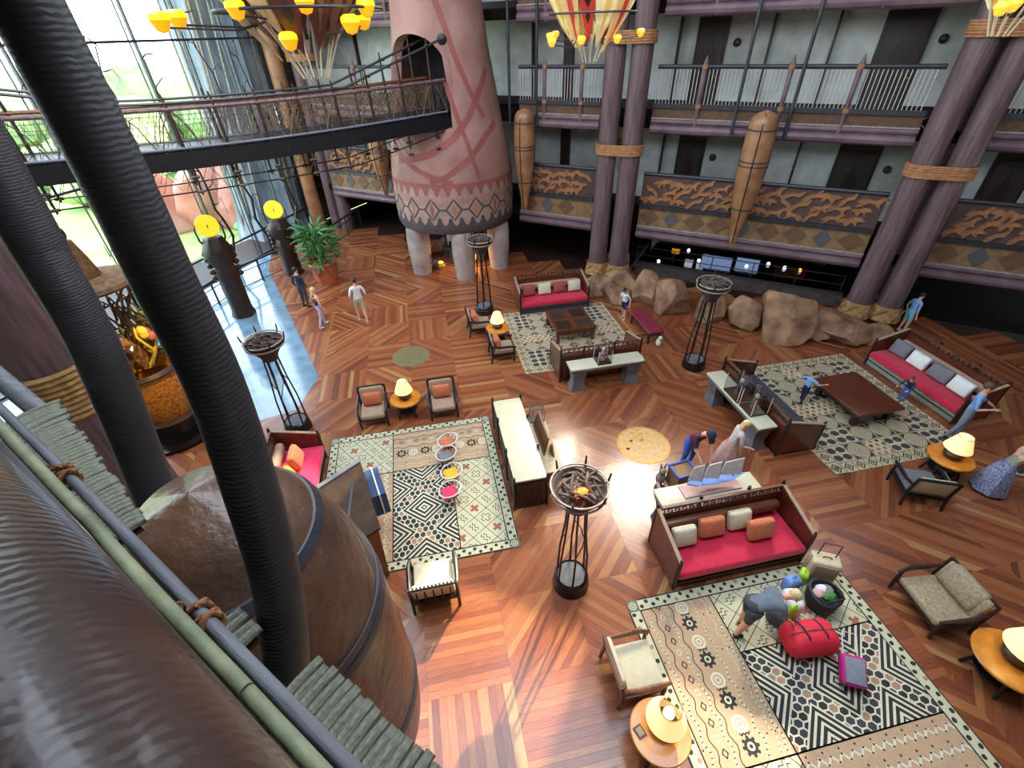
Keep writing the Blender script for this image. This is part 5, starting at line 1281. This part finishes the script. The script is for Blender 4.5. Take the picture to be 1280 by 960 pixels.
# ================================================================ FIRE BOWLS
def fire_bowl(x, y, label, lit):
    t = thing('fire_bowl', label, 'fire bowl', (x, y, 0)); rn = random.Random(int(x * 50))
    MB().lathe([(0, 0), (.34, 0), (.36, .03), (.33, .30), (.29, .34), (.27, .30), (0, .30)], 24).build('base', 'black_frame', t)
    MB().lathe([(0, .315), (.27, .315)], 24).build('stone_disc', 'grey_stone', t)
    for k in range(6):
        a = k * PI / 3 + .3; MB().tube([(.30 * math.cos(a), .30 * math.sin(a), .2), (.27 * math.cos(a + .05), .27 * math.sin(a + .05), 1.1), (.2 * math.cos(a), .2 * math.sin(a), 1.8), (.17 * math.cos(a), .17 * math.sin(a), 2.45)], [.024, .02, .02, .022], 6).build('leg', 'black_frame', t)
        b = a + PI / 3
        if k % 2 == 0: MB().tube([(.26 * math.cos(a), .26 * math.sin(a), 1.2), (.24 * math.cos((a + b) / 2), .24 * math.sin((a + b) / 2), 1.55), (.2 * math.cos(b), .2 * math.sin(b), 1.75)], .012, 5).build('brace', 'black_frame', t)
    bw = MB().lathe([(.19, 2.38), (.22, 2.5), (.3, 2.62), (.42, 2.8), (.45, 2.9), (.42, 2.89), (.36, 2.8), (.0, 2.72)], 26).build('bowl', 'rock_dark', t)
    for zz, rr in ((2.93, .47), (2.8, .455)): MB().tube([(rr * math.cos(q * PI / 15), rr * math.sin(q * PI / 15), zz) for q in range(31)], .018, 6, caps=False).build('ring', 'twig_grey', t)
    for k in range(6):
        a = k * PI / 3; MB().tube([(.4 * math.cos(a), .4 * math.sin(a), 2.78), (.5 * math.cos(a), .5 * math.sin(a), 2.94), (.53 * math.cos(a), .53 * math.sin(a), 3.1)], [.024, .022, .014], 6).build('prong', 'black_frame', t)
    m = MB()
    for k in range(46):
        a = rn.random() * 6.28; r = .34 * math.sqrt(rn.random()); b = rn.random() * 6.28; L = rn.uniform(.08, .2)
        p = Vector((r * math.cos(a), r * math.sin(a), 2.84 + rn.uniform(0, .12))); d = Vector((math.cos(b), math.sin(b), rn.uniform(-.2, .7))) * L
        q1, q2 = p - d, p + d
        m.tube([q1, p + Vector((0, 0, .03)), q2], [.02, .028, .012], 5)
    m.build('driftwood', 'twig', t, kind='stuff')
    if lit:
        m = MB()
        for k in range(9): a = rn.uniform(-2.6, -.6); r = rn.uniform(.05, .24); m.ell((r * math.cos(a), r * math.sin(a) - .04, 2.93), (.045, .035, .045), 0, 7, 5)
        m.build('embers', 'ember', t, kind='stuff')
fire_bowl(-4.22, 10.74, 'tall iron fire bowl beside the pink sofa', False)
fire_bowl(1.9, 4.67, 'tall iron fire bowl with glowing embers by the sideboard', True)
fire_bowl(7.95, 10.91, 'tall iron fire bowl in front of the boulders', False)
fire_bowl(1.95, 16.19, 'tall iron fire bowl in front of the tower legs', False)

# ================================================================ TOTEMS, GLOWING BASKET SCULPTURE, PALM
def totem(x, y, H, label):
    t = thing('totem_figure', label, 'totem', (x, y, 0)); rn = random.Random(int(y)); az = math.atan2(-y, -x)
    MB().lathe([(.42, 0), (.42, .1), (.38, .3), (.36, H * .45), (.42, H * .52), (.34, H * .62), (.46, H * .7), (.5, H * .8), (.38, H * .88), (.3, H * .94), (0, H * .96)], 18, wob=lambda a, z: 1 + .06 * math.sin(6 * a + z * 4)).build('trunk', 'dark_wood', t)
    o = MB().lathe([(0, -.03), (.35, -.03), (.38, 0), (.35, .03), (0, .03)], 24).build('sun_disc', 'sun_disc', t); o.location = (0, 0, H + .2); o.rotation_euler = (Vector((-x, -y, 6)).to_track_quat('Z', 'Y')).to_euler()
    d = Vector((-x, -y, 6)).normalized() * .04
    MB().tube([(d.x, d.y, H - .2), (d.x, d.y, H + .25)], .02, 5).build('pointer', 'dark_wood', t)
    for sg in (-1, 1):
        q = az + PI / 2; u = Vector((math.cos(q), math.sin(q), 0)) * sg
        MB().tube([Vector((0, 0, H * .8)) + u * .2, Vector((0, 0, H * .92)) + u * .42, Vector((0, 0, H + .12)) + u * .44, Vector((0, 0, H + .3)) + u * .36], [.04, .035, .03, .012], 6).build('horn', 'dark_wood', t)
        for k in range(5): MB().ell(Vector((0, 0, H * (.5 + .07 * k))) + u * .44, (.12, .12, .1), 0, 8, 6).build('carved_knob', 'dark_wood', t)
totem(-7.5, 18.4, 3.35, 'dark carved totem with a yellow sun disc nearer the basket sculpture')
totem(-6.2, 22.2, 2.7, 'dark carved totem with a yellow sun disc nearer the potted palm')
bx, by = -7.7, 11.7
t = thing('basket_sculpture', 'golden basket drum carrying a tall tangle of branches on a black plinth', 'sculpture', (bx, by, 0))
MB().lathe([(0, 0), (1.35, 0), (1.35, .12), (1.2, .16), (0, .16)], 40).build('plinth', 'black_gloss', t)
MB().lathe([(0, .16), (.7, .16), (.8, .55), (.6, .62), (0, .62)], 30).build('foot', 'dark_wood', t)
MB().lathe([(.62, .6), (.72, .9), (.80, 1.6), (.84, 2.05), (.76, 2.05), (.7, 1.6)], 36).build('basket', 'gold_basket', t)
MB().lathe([(.86, 2.0), (.92, 2.06), (.86, 2.16), (.78, 2.12)], 36).build('rim', 'dark_wood', t)
rn = random.Random(33)
for k in range(34):
    a = rn.random() * 6.28; z = 2.1; r = .3; q = []
    for e in range(6): q.append((r * math.cos(a), r * math.sin(a), z)); a += rn.uniform(-.5, .5); r = max(.05, r + rn.uniform(-.05, .22) * (1 if e < 3 else -1)); z += rn.uniform(.15, .5)
    MB().tube(q, [.05 - .006 * e for e in range(6)], 5).build('branch', 'branch_brown' if k % 4 else 'leaf_yellow', t)
for k in range(24):
    a = rn.random() * 6.28; r = rn.uniform(.3, .9); MB().ell((r * math.cos(a), r * math.sin(a), rn.uniform(2.2, 3.3)), (.12, .1, .14), 0, 7, 5).build('carved_figure', ('clay_ochre', 'leaf_yellow', 'clay_red', 'branch_brown')[k % 4], t)
for k in range(10):
    a = k * .63; MB().tube([(.25 * math.cos(a), .25 * math.sin(a), 3.3), (.6 * math.cos(a), .6 * math.sin(a), 4.0), (.85 * math.cos(a + .2), .85 * math.sin(a + .2), 4.35)], .03, 5).build('strut', 'branch_brown', t)
MB().lathe([(0, 4.42), (.9, 4.34), (.95, 4.4), (.9, 4.48), (.2, 4.6), (0, 4.62)], 32).build('canopy', 'branch_brown', t)
MB().lathe([(.3, 4.6), (.22, 5.0), (.12, 5.4), (.0, 5.42)], 16).build('finial', 'branch_brown', t); MB().ell((0, 0, 5.55), (.1, .1, .16), 0, 8, 6).build('finial_head', 'dark_wood', t)
lamp('SPOT', 'basket_spotlight', (bx + 1.6, by - 1.6, 4.6), 600, (1, .66, .25), .05, (bx, by, 1.4), math.radians(40))
p = G(410, 352); t = thing('potted_palm', 'bushy green palm in a broad clay pot by the railing', 'plant', (p.x, p.y, 0))
MB().lathe([(0, 0), (.42, 0), (.52, .35), (.6, .9), (.64, .95), (.6, 1.0), (.52, .95), (0, .9)], 20).build('pot', 'clay_pot', t)
for k in range(3):
    a = -1.9 + (k - 1) * .9; MB().slab([(.6 * math.cos(a - .28), .6 * math.sin(a - .28), .85), (.6 * math.cos(a + .28), .6 * math.sin(a + .28), .85), (.56 * math.cos(a), .56 * math.sin(a), .45)], (math.cos(a), math.sin(a), 0), .03).build('pot_ornament', 'clay_red', t, smooth=False)
rn = random.Random(5)
LF = MB().add([(0, 0, 0), (.035, .2, .02), (.045, .4, 0), (.03, .6, -.05), (0, .75, -.12), (-.03, .6, -.05), (-.045, .4, 0), (-.035, .2, .02), (0, .2, .035), (0, .45, .02), (0, .62, -.03)],
              [(0, 1, 8), (0, 8, 7), (1, 2, 9, 8), (8, 9, 6, 7), (2, 3, 10, 9), (9, 10, 5, 6), (3, 4, 10), (10, 4, 5)]).mesh('leaf', 'leaf_green')
for k in range(260):
    a = rn.random() * 6.28; r = rn.uniform(.05, .55); z = rn.uniform(1.0, 2.5)
    part(t, 'leaf', LF, (r * math.cos(a), r * math.sin(a), z), (rn.uniform(-.2, .8), rn.uniform(-.5, .5), a - PI / 2 + rn.uniform(-.5, .5)), (1.25, rn.uniform(.6, 1.0), 1))
for k in range(5): a = k * 1.26; MB().tube([(.1 * math.cos(a), .1 * math.sin(a), .9), (.2 * math.cos(a), .2 * math.sin(a), 1.8), (.35 * math.cos(a), .35 * math.sin(a), 2.5)], .025, 5).build('stem', 'leaf_green', t)

# ================================================================ CHANDELIERS of painted shields
def chandelier(c, r0, H, n, mats, label, bowls, seed, lampmat=('amber_bowl', 'amber_rim'), shift=0):
    """inverted cone of long shields; c is the lowest point"""
    t = thing('shield_chandelier', label, 'chandelier', c); rn = random.Random(seed)
    for ring_, (ra, k) in enumerate(((1.0, n), (.62, n - 4))):
        for i in range(k):
            a = 2 * PI * (i + .5 * ring_) / k + shift; u = Vector((math.cos(a), math.sin(a), 0)); v = Vector((-u.y, u.x, 0))
            z0 = rn.uniform(.0, .35) + .1 * ring_; w = 2 * PI * r0 * ra / k * rn.uniform(.42, .56)
            P = lambda s_, h_: u * (r0 * ra * (.22 + .78 * h_ ** .8)) + v * s_ * w + Vector((0, 0, z0 + h_ * H))
            prof = [(0, 0), (.35, .18), (.75, .45), (1.0, .75), (.85, 1.0)]
            pts = [P(s_, h_) for s_, h_ in prof] + [P(-s_, h_) for s_, h_ in prof[::-1][:-1]]
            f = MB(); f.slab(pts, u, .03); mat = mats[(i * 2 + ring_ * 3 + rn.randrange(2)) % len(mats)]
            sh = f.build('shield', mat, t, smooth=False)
            f = MB(); q = [(.0, .1), (.18, .3), (.22, .6), (.0, .85)]; alt = mats[(mats.index(mat) + 2) % len(mats)]
            if i % 3 == 0:
                for h_ in (.2, .32, .44, .56, .68, .8): f.slab([P(-.35 * h_ - .1, h_), P(0, h_ - .05), P(.35 * h_ + .1, h_), P(0, h_ + .05)], u, .045)
                f.build('shield_diamonds', 'feather_black', sh, smooth=False, kind='stuff')
            else: f.slab([P(s_ * 1.3, h_) for s_, h_ in q] + [P(-s_ * .2, h_) for s_, h_ in q[::-1][1:-1]], u, .045); f.build('shield_motif', alt, sh, smooth=False)
    for i in range(10):
        a = i * .63; u = Vector((math.cos(a), math.sin(a), 0)); MB().tube([u * r0 * .1 + Vector((0, 0, -.15)), u * r0 * .5 + Vector((0, 0, H * .55))], .012, 5).build('spear', 'beige', t)
    MB().tube([(r0 * .62 * math.cos(q * PI / 15), r0 * .62 * math.sin(q * PI / 15), .62) for q in range(31)], .018, 5, caps=False).build('hoop', 'rail_metal', t)
    MB().cyl((0, 0, .3), (0, 0, ROOF_Z - c[2]), .03, n=6).build('hanging_rod', 'rail_metal', t)
    for i, (a, rr, z) in enumerate(bowls):
        u = Vector((math.cos(a) * rr, math.sin(a) * rr, z)); s = .115 if lampmat[0] == 'amber_bowl' else .08
        b = MB().lathe([(0, -s), (s * .55, -s * .8), (s * .95, 0), (s, s * .1)], 18, c=u).build('lamp_bowl', lampmat[0], t); MB().lathe([(s, s * .1), (s * .96, s * .55), (s * .6, s * .8), (0, s * .85)], 18, c=u).build('lamp_rim', lampmat[1], b)
        MB().tube([u - Vector((0, 0, s * .5)), Vector((u.x * .5, u.y * .5, z - .1)), Vector((0, 0, .62))], .012, 5).build('bracket', 'rail_metal', t)
mk('small_lamp', '#f0b63a', .4, .1, 6, emit=.9, ecol='#ffb030')
FM = ['feather_cream', 'feather_red', 'feather_gold', 'feather_cream', 'feather_wine', 'feather_orange']
def at_dist(x, y, D): d = ray(x, y); return CO + d * (D / math.hypot(d.x, d.y))
c = at_dist(738, 66, 11.5); chandelier(tuple(c), 1.35, 1.9, 14, FM, 'bright cream and red shield chandelier hanging before the twin columns', [(-2.9, .92, .28), (-2.75, .98, .2), (-2.2, .62, .22), (-1.0, .62, .22), (-.25, .95, .3), (.8, .9, .3), (2.2, .9, .3)], 4, ('small_lamp', 'small_lamp'), .2)
FM2 = ['feather2_wine', 'feather2_cream', 'feather2_brown', 'feather2_cream', 'feather2_wine']
c = at_dist(392, 82, 8.6); chandelier(tuple(c), 1.75, 2.2, 13, FM2, 'brown and cream shield chandelier with amber bowls above the bridge', [(3.5, 1.5, .55), (-2.55, 1.75, .52), (-2.2, 1.05, .62), (-1.75, .72, .3), (-1.35, .85, .66), (-.55, 1.05, .62), (-.9, 1.1, .45), (.8, 1.1, .5), (2.0, 1.1, .5)], 6, shift=.3)
c = at_dist(1256, 26, 9.5); chandelier(tuple(c), 1.0, 1.7, 11, FM, 'cream shield chandelier at the right rope-bound columns', [(-2.6, .62, .12), (-2.45, .5, .15), (-.6, .5, .1), (1, .6, .2)], 9, ('small_lamp', 'small_lamp'))
# ================================================================ PEOPLE
def skin_mesh(V, E, R, root, sub=1):
    me = bpy.data.meshes.new('tmp'); me.from_pydata(V, E, []); ob = bpy.data.objects.new('tmp', me); COL.objects.link(ob)
    md = ob.modifiers.new('skin', 'SKIN'); md.use_smooth_shade = True
    for i, r in enumerate(R): me.skin_vertices[0].data[i].radius = (r, r) if not isinstance(r, tuple) else r
    for i in range(len(V)): me.skin_vertices[0].data[i].use_root = (i == root)
    sb = ob.modifiers.new('sub', 'SUBSURF'); sb.levels = sub; sb.render_levels = sub
    dg = bpy.context.evaluated_depsgraph_get(); dg.update()
    out = bpy.data.meshes.new_from_object(ob.evaluated_get(dg)); bpy.data.objects.remove(ob); bpy.data.meshes.remove(me)
    return out
def person(loc, rz, H, label, top='white_shirt', legs='khaki', hair='hair_dark', skin='skin', shoe='shoe_white', sleeve='short', shorts=False, lean=0.0, side=0.0,
           hands=None, stride=0.0, crouch=0.0, hat=None, skirt=None, long_hair=False, fat=1.0, head_down=0.0, strap=None, group=None):
    """front of the figure faces -y; lean bends forward at the hips"""
    t = thing('person', label, 'person', loc, rz, group); k = H / 1.75
    V = []; E = []; R = []; T = []
    def add(p, r, to=None, tagn=''):
        V.append(Vector(p)); R.append(r); T.append(tagn)
        if to is not None: E.append((to, len(V) - 1))
        return len(V) - 1
    hz = .93 - crouch
    M = Matrix.Translation((0, 0, hz)) @ Matrix.Rotation(lean, 4, 'X') @ Matrix.Rotation(side, 4, 'Y') @ Matrix.Translation((0, 0, -.93))
    U = lambda x, y, z: M @ Vector((x, y, z))
    pel = add(U(0, 0, .95), (.135 * fat, .115 * fat), None, 'hip'); sp = add(U(0, 0, 1.12), (.13 * fat, .10 * fat), pel, 'torso'); ch = add(U(0, .01, 1.32), (.155 * fat, .11 * fat), sp, 'torso')
    nk = add(U(0, .015, 1.46), .065, ch, 'torso'); hb = add(U(0, -.005 - head_down * .04, 1.54), .052, nk, 'neck')
    HM = M @ Matrix.Translation((0, 0, 1.54)) @ Matrix.Rotation(head_down, 4, 'X') @ Matrix.Translation((0, 0, -1.54))
    HU = lambda x, y, z: HM @ Vector((x, y, z))
    h1 = add(HU(0, -.02, 1.61), (.075, .085), hb, 'head'); h2 = add(HU(0, -.005, 1.69), (.072, .085), h1, 'head')
    for sg, nm in ((-1, 'L'), (1, 'R')):
        sh = add(U(sg * .19, .01, 1.40), .062 * fat, ch, 'upper')
        S = V[sh]; hd = (hands or {}).get(nm)
        W_ = Vector(hd) if hd else U(sg * .27, -.06, .86) if lean < .4 else Vector((sg * .24, S.y - .08, S.z - .52))
        d = W_ - S; L = d.length
        if L > .56: W_ = S + d * (.56 / L); d = W_ - S
        bend = math.sqrt(max(0, .29 ** 2 - (d.length / 2) ** 2)); pole = Vector((sg * .5, .7, -.35)); pole -= d * (pole.dot(d) / max(1e-6, d.dot(d))); pole.normalize()
        el = add(S + d * .5 + pole * bend, .042 * fat, sh, 'upper'); wr = add(W_, .029, el, 'fore')
        f = (W_ - V[el]).normalized(); up = Vector((0, 0, 1)) if abs(f.z) < .85 else Vector((0, -1, 0)); sx = f.cross(up).normalized(); nz = sx.cross(f)
        pm = add(W_ + f * .055, (.034, .022), wr, 'hand')
        for q, ln in ((-1.5, .062), (-.5, .074), (.5, .07), (1.5, .055)):
            a = add(W_ + f * (.09 + ln * .45) + sx * q * .019, .0095, pm, 'hand'); add(W_ + f * (.09 + ln) + sx * q * .021 - nz * .022, .008, a, 'hand')
        a = add(W_ + f * .06 + sx * -.045 * sg, .011, pm, 'hand'); add(W_ + f * .1 + sx * -.058 * sg - nz * .01, .009, a, 'hand')
        st = stride * sg
        hp = add((sg * .095, 0, hz - .02), .105 * fat, pel, 'thigh'); kn = add((sg * .11, -.03 - st * .5 - crouch * .9, .5 - crouch * .25), .07 * fat, hp, 'thigh')
        an = add((sg * .115, .03 - st, .10), .042, kn, 'shin'); he = add((sg * .115, .05 - st, .045), .04, an, 'foot'); add((sg * .13, -.14 - st, .04), (.042, .035), he, 'foot')
    me = skin_mesh([tuple(p) for p in V], E, R, 0)
    # colour each face by the limb it belongs to
    mats = [skin, top, legs, shoe]; [me.materials.append(MATS[q]) for q in mats]
    segs = [(Vector(V[a]), Vector(V[b]), T[b]) for a, b in E]
    idx = []
    for p in me.polygons:
        c = p.center; best = None
        for a, b, n in segs:
            ab = b - a; u = max(0, min(1, (c - a).dot(ab) / max(1e-9, ab.dot(ab)))); q = (c - a - ab * u).length
            if best is None or q < best[0]: best = (q, n, u)
        _, n, u = best
        m = 0
        if n in ('torso',): m = 1 if not (n == 'torso' and (HM.inverted() @ c).z > 1.49) else 0
        elif n == 'hip': m = 2
        elif n == 'upper': m = 0 if sleeve == 'none' else 1
        elif n == 'fore': m = 1 if sleeve == 'long' and u < .85 else 0
        elif n == 'thigh': m = 2 if not shorts or c.z > .56 - crouch * .3 else 0
        elif n == 'shin': m = 0 if shorts or skirt else 2
        elif n == 'foot': m = 3
        if n == 'torso' and (M.inverted() @ c).z < 1.0: m = 2
        idx.append(m)
    me.polygons.foreach_set('material_index', idx); me.polygons.foreach_set('use_smooth', [True] * len(me.polygons))
    body = bpy.data.objects.new('body', me); COL.objects.link(body); body.parent = t; body.scale = (k, k, k)
    def kid(m, name, mat, **kw):
        o = m.build(name, mat, t, **kw); o.scale = (k, k, k); return o
    R3 = HM.to_3x3()
    hm = MB()
    hm.ell(HU(0, .012, 1.685), (.094, .108, .098), 0, 14, 9, R3, .03, 3)
    if long_hair: hm.ell(HU(0, .06, 1.58), (.088, .06, .15), 0, 12, 8, R3, .05, 4)
    kid(hm, 'hair', hair)
    kid(MB().ell(HU(0, -.098, 1.625), (.013, .02, .022), 0, 8, 6, R3), 'nose', skin)
    for sg in (-1, 1):
        kid(MB().ell(HU(sg * .034, -.092, 1.652), (.013, .008, .008), 0, 8, 6, R3), 'eye', 'black_top'); kid(MB().ell(HU(sg * .083, -.01, 1.63), (.012, .022, .032), 0, 8, 6, R3), 'ear', skin)
    kid(MB().ell(HU(0, -.094, 1.585), (.026, .007, .008), 0, 8, 6, R3), 'mouth', 'rose')
    if hat:
        kid(MB().ell(HU(0, .0, 1.715), (.105, .118, .075), 0, 14, 8, R3), 'cap_crown', hat); kid(MB().ell(HU(0, -.13, 1.70), (.075, .085, .012), 0, 12, 5, R3), 'cap_peak', hat)
    if skirt:
        m = MB(); rows_ = []
        n = 20
        for z, rx, ry in ((1.0, .16, .13), (.8, .22, .19), (.5, .27, .26), (skirt[1], .33, .33)):
            off = M @ Vector((0, 0, z)) if z > .9 else Vector((0, .0, z - (crouch if z > .3 else 0)))
            for j in range(n):
                a = 2 * PI * j / n; w = 1 + (.07 * math.sin(7 * a) if z < .9 else 0); rows_.append(off + Vector((rx * w * math.cos(a) * fat, ry * w * math.sin(a) * fat, 0)))
        m.add(rows_, [(i * n + j, i * n + (j + 1) % n, (i + 1) * n + (j + 1) % n, (i + 1) * n + j) for i in range(3) for j in range(n)]); kid(m, 'skirt', skirt[0])
    if strap: kid(MB().tube([U(-.15, -.1, 1.42), U(0, -.135, 1.25), U(.14, -.12, 1.05)], .02, 6), 'bag_strap', strap)
    return t
P = G(455, 402); person((P.x, P.y, 0), PI + .25, 1.8, 'man in a white shirt and pale shorts walking away near the potted palm', 'white_shirt', 'khaki', shorts=True, stride=.16)
P = G(405, 408); person((P.x, P.y, 0), 2.3, 1.6, 'blond woman in a black top and lilac trousers beside the window railing', 'black_top', 'lilac', 'hair_blond', long_hair=True, sleeve='none', stride=.2)
P = G(384, 384); person((P.x, P.y, 0), 2.6, 1.72, 'person in dark clothes standing between the totem and the palm', 'navy', 'charcoal', 'hair_dark', shoe='black_top', sleeve='long')
P = G(779, 398); person((P.x, P.y, 0), -1.0, 1.32, 'child in a white shirt leaning by the red bench', 'white_shirt', 'navy', 'hair_dark', shorts=True, lean=.3, stride=.12)
P = G(1116, 413); person((P.x + .15, P.y - .15, 0), 1.4, 1.5, 'girl in a pale blue outfit standing by the right log columns', 'sky_blue', 'teal', 'hair_dark', shorts=True, lean=.12)
P = G(1000, 503); person((P.x, P.y, .022), 1.9, 1.02, 'toddler in a pale blue shirt running past the big wooden table', 'sky_blue', 'navy', 'hair_dark', hands={'L': (-.6, -.25, 1.35), 'R': (.62, -.1, 1.25)}, lean=.2, stride=.2, shoe='black_top')
P = G(1124, 503); person((P.x, P.y, .022), -1.4, .92, 'toddler in dark blue with a hair bow at the edge of the big table', 'navy', 'jeans', 'hair_brown', sleeve='long', lean=.15, hands={'L': (-.25, -.5, 1.1), 'R': (.25, -.5, 1.1)})
P = G(1188, 548); person((P.x, P.y, 0), .5, 1.8, 'man in a blue shirt and grey trousers by the long red sofa', 'sky_blue', 'grey_blue', 'hair_brown', sleeve='short', strap='navy', hands={'L': (-.16, -.28, 1.22), 'R': (.42, -.22, 1.05)}, shoe='black_top', stride=.08)
P = G(1268, 590); person((P.x, P.y, 0), 1.2, 1.6, 'woman in a hot pink top beyond the lady in the print skirt', 'hot_pink', 'charcoal', 'hair_brown', sleeve='none', long_hair=True, hands={'L': (-.3, -.42, 1.0)})
P = G(1232, 612); person((P.x, P.y, 0), 1.0, 1.58, 'lady in a grey top and long blue print skirt beside the lamp', 'sage', 'skirt_print', 'hair_brown', sleeve='none', skirt=('skirt_print', .1), lean=.35, fat=1.12, long_hair=True, hands={'L': (-.36, -.4, .95), 'R': (.3, -.5, .98)})
P = G(856, 583); person((P.x, P.y, 0), .1, 1.78, 'man in a maroon shirt and dark cap bending over a brown box', 'maroon', 'jeans', 'hair_dark', lean=.62, head_down=.35, hat='navy', hands={'L': (-.14, -.62, .72), 'R': (.14, -.62, .72)}, fat=1.1, shoe='black_top')
P = G(903, 585); person((P.x, P.y, 0), 1.2, 1.6, 'blond lady in a floral blouse and long pale skirt by the stone console', 'floral', 'rose', 'hair_blond', skirt=('rose', .06), lean=.28, sleeve='short', long_hair=True, fat=1.1, hands={'L': (-.2, -.4, 1.0), 'R': (.25, -.35, .95)})
P = G(922, 788); person((P.x, P.y, .022), PI / 2 - .15, 1.66, 'person in a navy shirt and pale cap bending over the open luggage', 'steel', 'charcoal', 'hair_blond', shorts=True, lean=1.15, head_down=.2, hat='cream_cloth', hands={'L': (-.2, -.72, .62), 'R': (.2, -.74, .6)}, stride=.1, fat=1.12, shoe='black_top')

# ================================================================ LUGGAGE AND SMALL THINGS
def suitcase(loc, rz, d, shell, face, label, handle='white_metal', lie=None, trim='charcoal'):
    t = thing('suitcase', label, 'suitcase', loc, rz); w, dp, h = d
    MB().rbox((0, 0, h / 2 + .03), (w, dp, h), .05, n=4).build('shell', shell, t); MB().rbox((0, -dp / 2 - .005, h / 2 + .03), (w * .8, .03, h * .82), .012).build('front_panel', face, t)
    MB().tube([(-w * .3, dp * .2, h), (-w * .3, dp * .2, h + .38), (w * .3, dp * .2, h + .38), (w * .3, dp * .2, h)], .012, 6).build('pull_handle', handle, t)
    MB().tube([(-.08, 0, h + .03), (-.05, 0, h + .07), (.05, 0, h + .07), (.08, 0, h + .03)], .012, 6).build('grab_handle', trim, t)
    MB().box((0, 0, h / 2 + .03), (w + .008, .012, h * .96)).build('zip', trim, t, smooth=False)
    for sx in (-1, 1):
        for sy in (-1, 1): MB().cyl((sx * w * .38 - .012, sy * dp * .32, .028), (sx * w * .38 + .012, sy * dp * .32, .028), .028, n=10).build('wheel', 'black_frame', t)
    return t
P = G(1062, 866); suitcase((P.x, P.y, .15), -.5, (.36, .22, .46), 'magenta', 'grey_blue', 'small magenta and grey wheeled suitcase lying on the tribal rug').rotation_euler = (-1.15, 0, -.5)
P = G(1018, 722); suitcase((P.x, P.y, .022), -.5, (.5, .32, .62), 'beige', 'taupe_cloth', 'upright beige suitcase beside the red sofa end', 'black_frame')
P = G(1004, 806); t = thing('duffel_bag', 'bulging red fabric bag on the tribal rug', 'bag', (P.x, P.y, .022), -.1)
m = MB(); bm_pts = []
m.rbox((0, 0, .24), (.92, .56, .46), .2, 0, .05, n=5); m.build('body', 'red_bag', t, ang=80)
for x in (-.16, .16): MB().tube([(x, -.24, .36), (x + .02, -.1, .52), (x, .05, .53), (x - .02, .2, .46)], .02, 6).build('strap', 'maroon', t)
MB().tube([(-.4, 0, .49), (0, .01, .53), (.4, 0, .48)], .012, 6).build('zip', 'rust_cloth', t)
P = G(1021, 757); t = thing('tote_bag', 'round open black bag filled with clothes', 'bag', (P.x, P.y, .022))
MB().lathe([(0, 0), (.2, 0), (.26, .18), (.28, .36), (.29, .44), (.25, .46), (.23, .34), (0, .28)], 20, wob=lambda a, z: 1 + .05 * math.sin(3 * a + z * 5)).build('body', 'black_top', t)
for k, (mt, dx, dy) in enumerate((('rose', -.08, .05), ('leaf_green', .08, -.05), ('white_shirt', .02, .12), ('sage', .1, .08))): MB().ell((dx, dy, .36), (.13, .1, .07), 0, 9, 6, noise=.15, seed=k).build('garment', mt, t)
MB().tube([(-.25, 0, .43), (-.18, -.2, .52), (.18, -.2, .52), (.25, 0, .43)], .018, 6).build('strap', 'black_top', t)
for i, (px, py, mt, w, h, lab) in enumerate(((985, 722, 'hull_blue', .3, .34, 'crumpled blue plastic bag among the luggage'), (1000, 712, 'lime', .24, .3, 'bright lime packet behind the blue bag'), (985, 745, 'white_shirt', .4, .36, 'white carrier bag slumped between the luggage'), (972, 764, 'charcoal', .46, .3, 'dark open holdall at the hands of the bending person'), (978, 768, 'lime', .14, .38, 'small lime and white packet on the dark holdall'))):
    P = G(px, py + 14); t = thing('plastic_bag' if i != 3 else 'holdall', lab, 'bag', (P.x, P.y, .022 if i != 4 else .3), i * .7)
    MB().rbox((0, 0, h / 2), (w, w * .7, h), w * .22, 0, .03, n=3).build('body', mt, t, ang=70); MB().tube([(-w * .25, 0, h * .95), (0, .02, h * 1.25), (w * .25, 0, h * .95)], .012, 5).build('handle', mt, t)
P = G(848, 608); t = thing('cardboard_box', 'open brown box with a blue rim in front of the bending man', 'box', (P.x, P.y, 0), .1)
MB().box((0, 0, .29), (.5, .42, .58)).build('body', 'cardboard', t, smooth=False); MB().box((0, -.215, .3), (.12, .01, .16)).build('tag', 'white_shirt', t, smooth=False)
for a, b, w, d in ((0, .21, .54, .03), (0, -.21, .54, .03), (.25, 0, .03, .44), (-.25, 0, .03, .44)): MB().box((a, b, .6), (w, d, .05)).build('rim', 'jeans', t, smooth=False)
P = G(824, 604); t = thing('toy_rabbit', 'grey plush toy with upright ears beside the brown box', 'toy', (P.x, P.y, 0))
MB().ell((0, 0, .2), (.12, .1, .2), 0, 10, 7).build('body', 'twig_grey', t); MB().ell((0, -.02, .46), (.09, .09, .1), 0, 10, 7).build('head', 'twig_grey', t)
for sg in (-1, 1): MB().tube([(sg * .04, 0, .53), (sg * .07, 0, .7)], [.03, .012], 6).build('ear', 'twig_grey', t); MB().tube([(sg * .08, -.04, .1), (sg * .1, -.2, .05)], [.05, .04], 7).build('leg', 'rose', t)
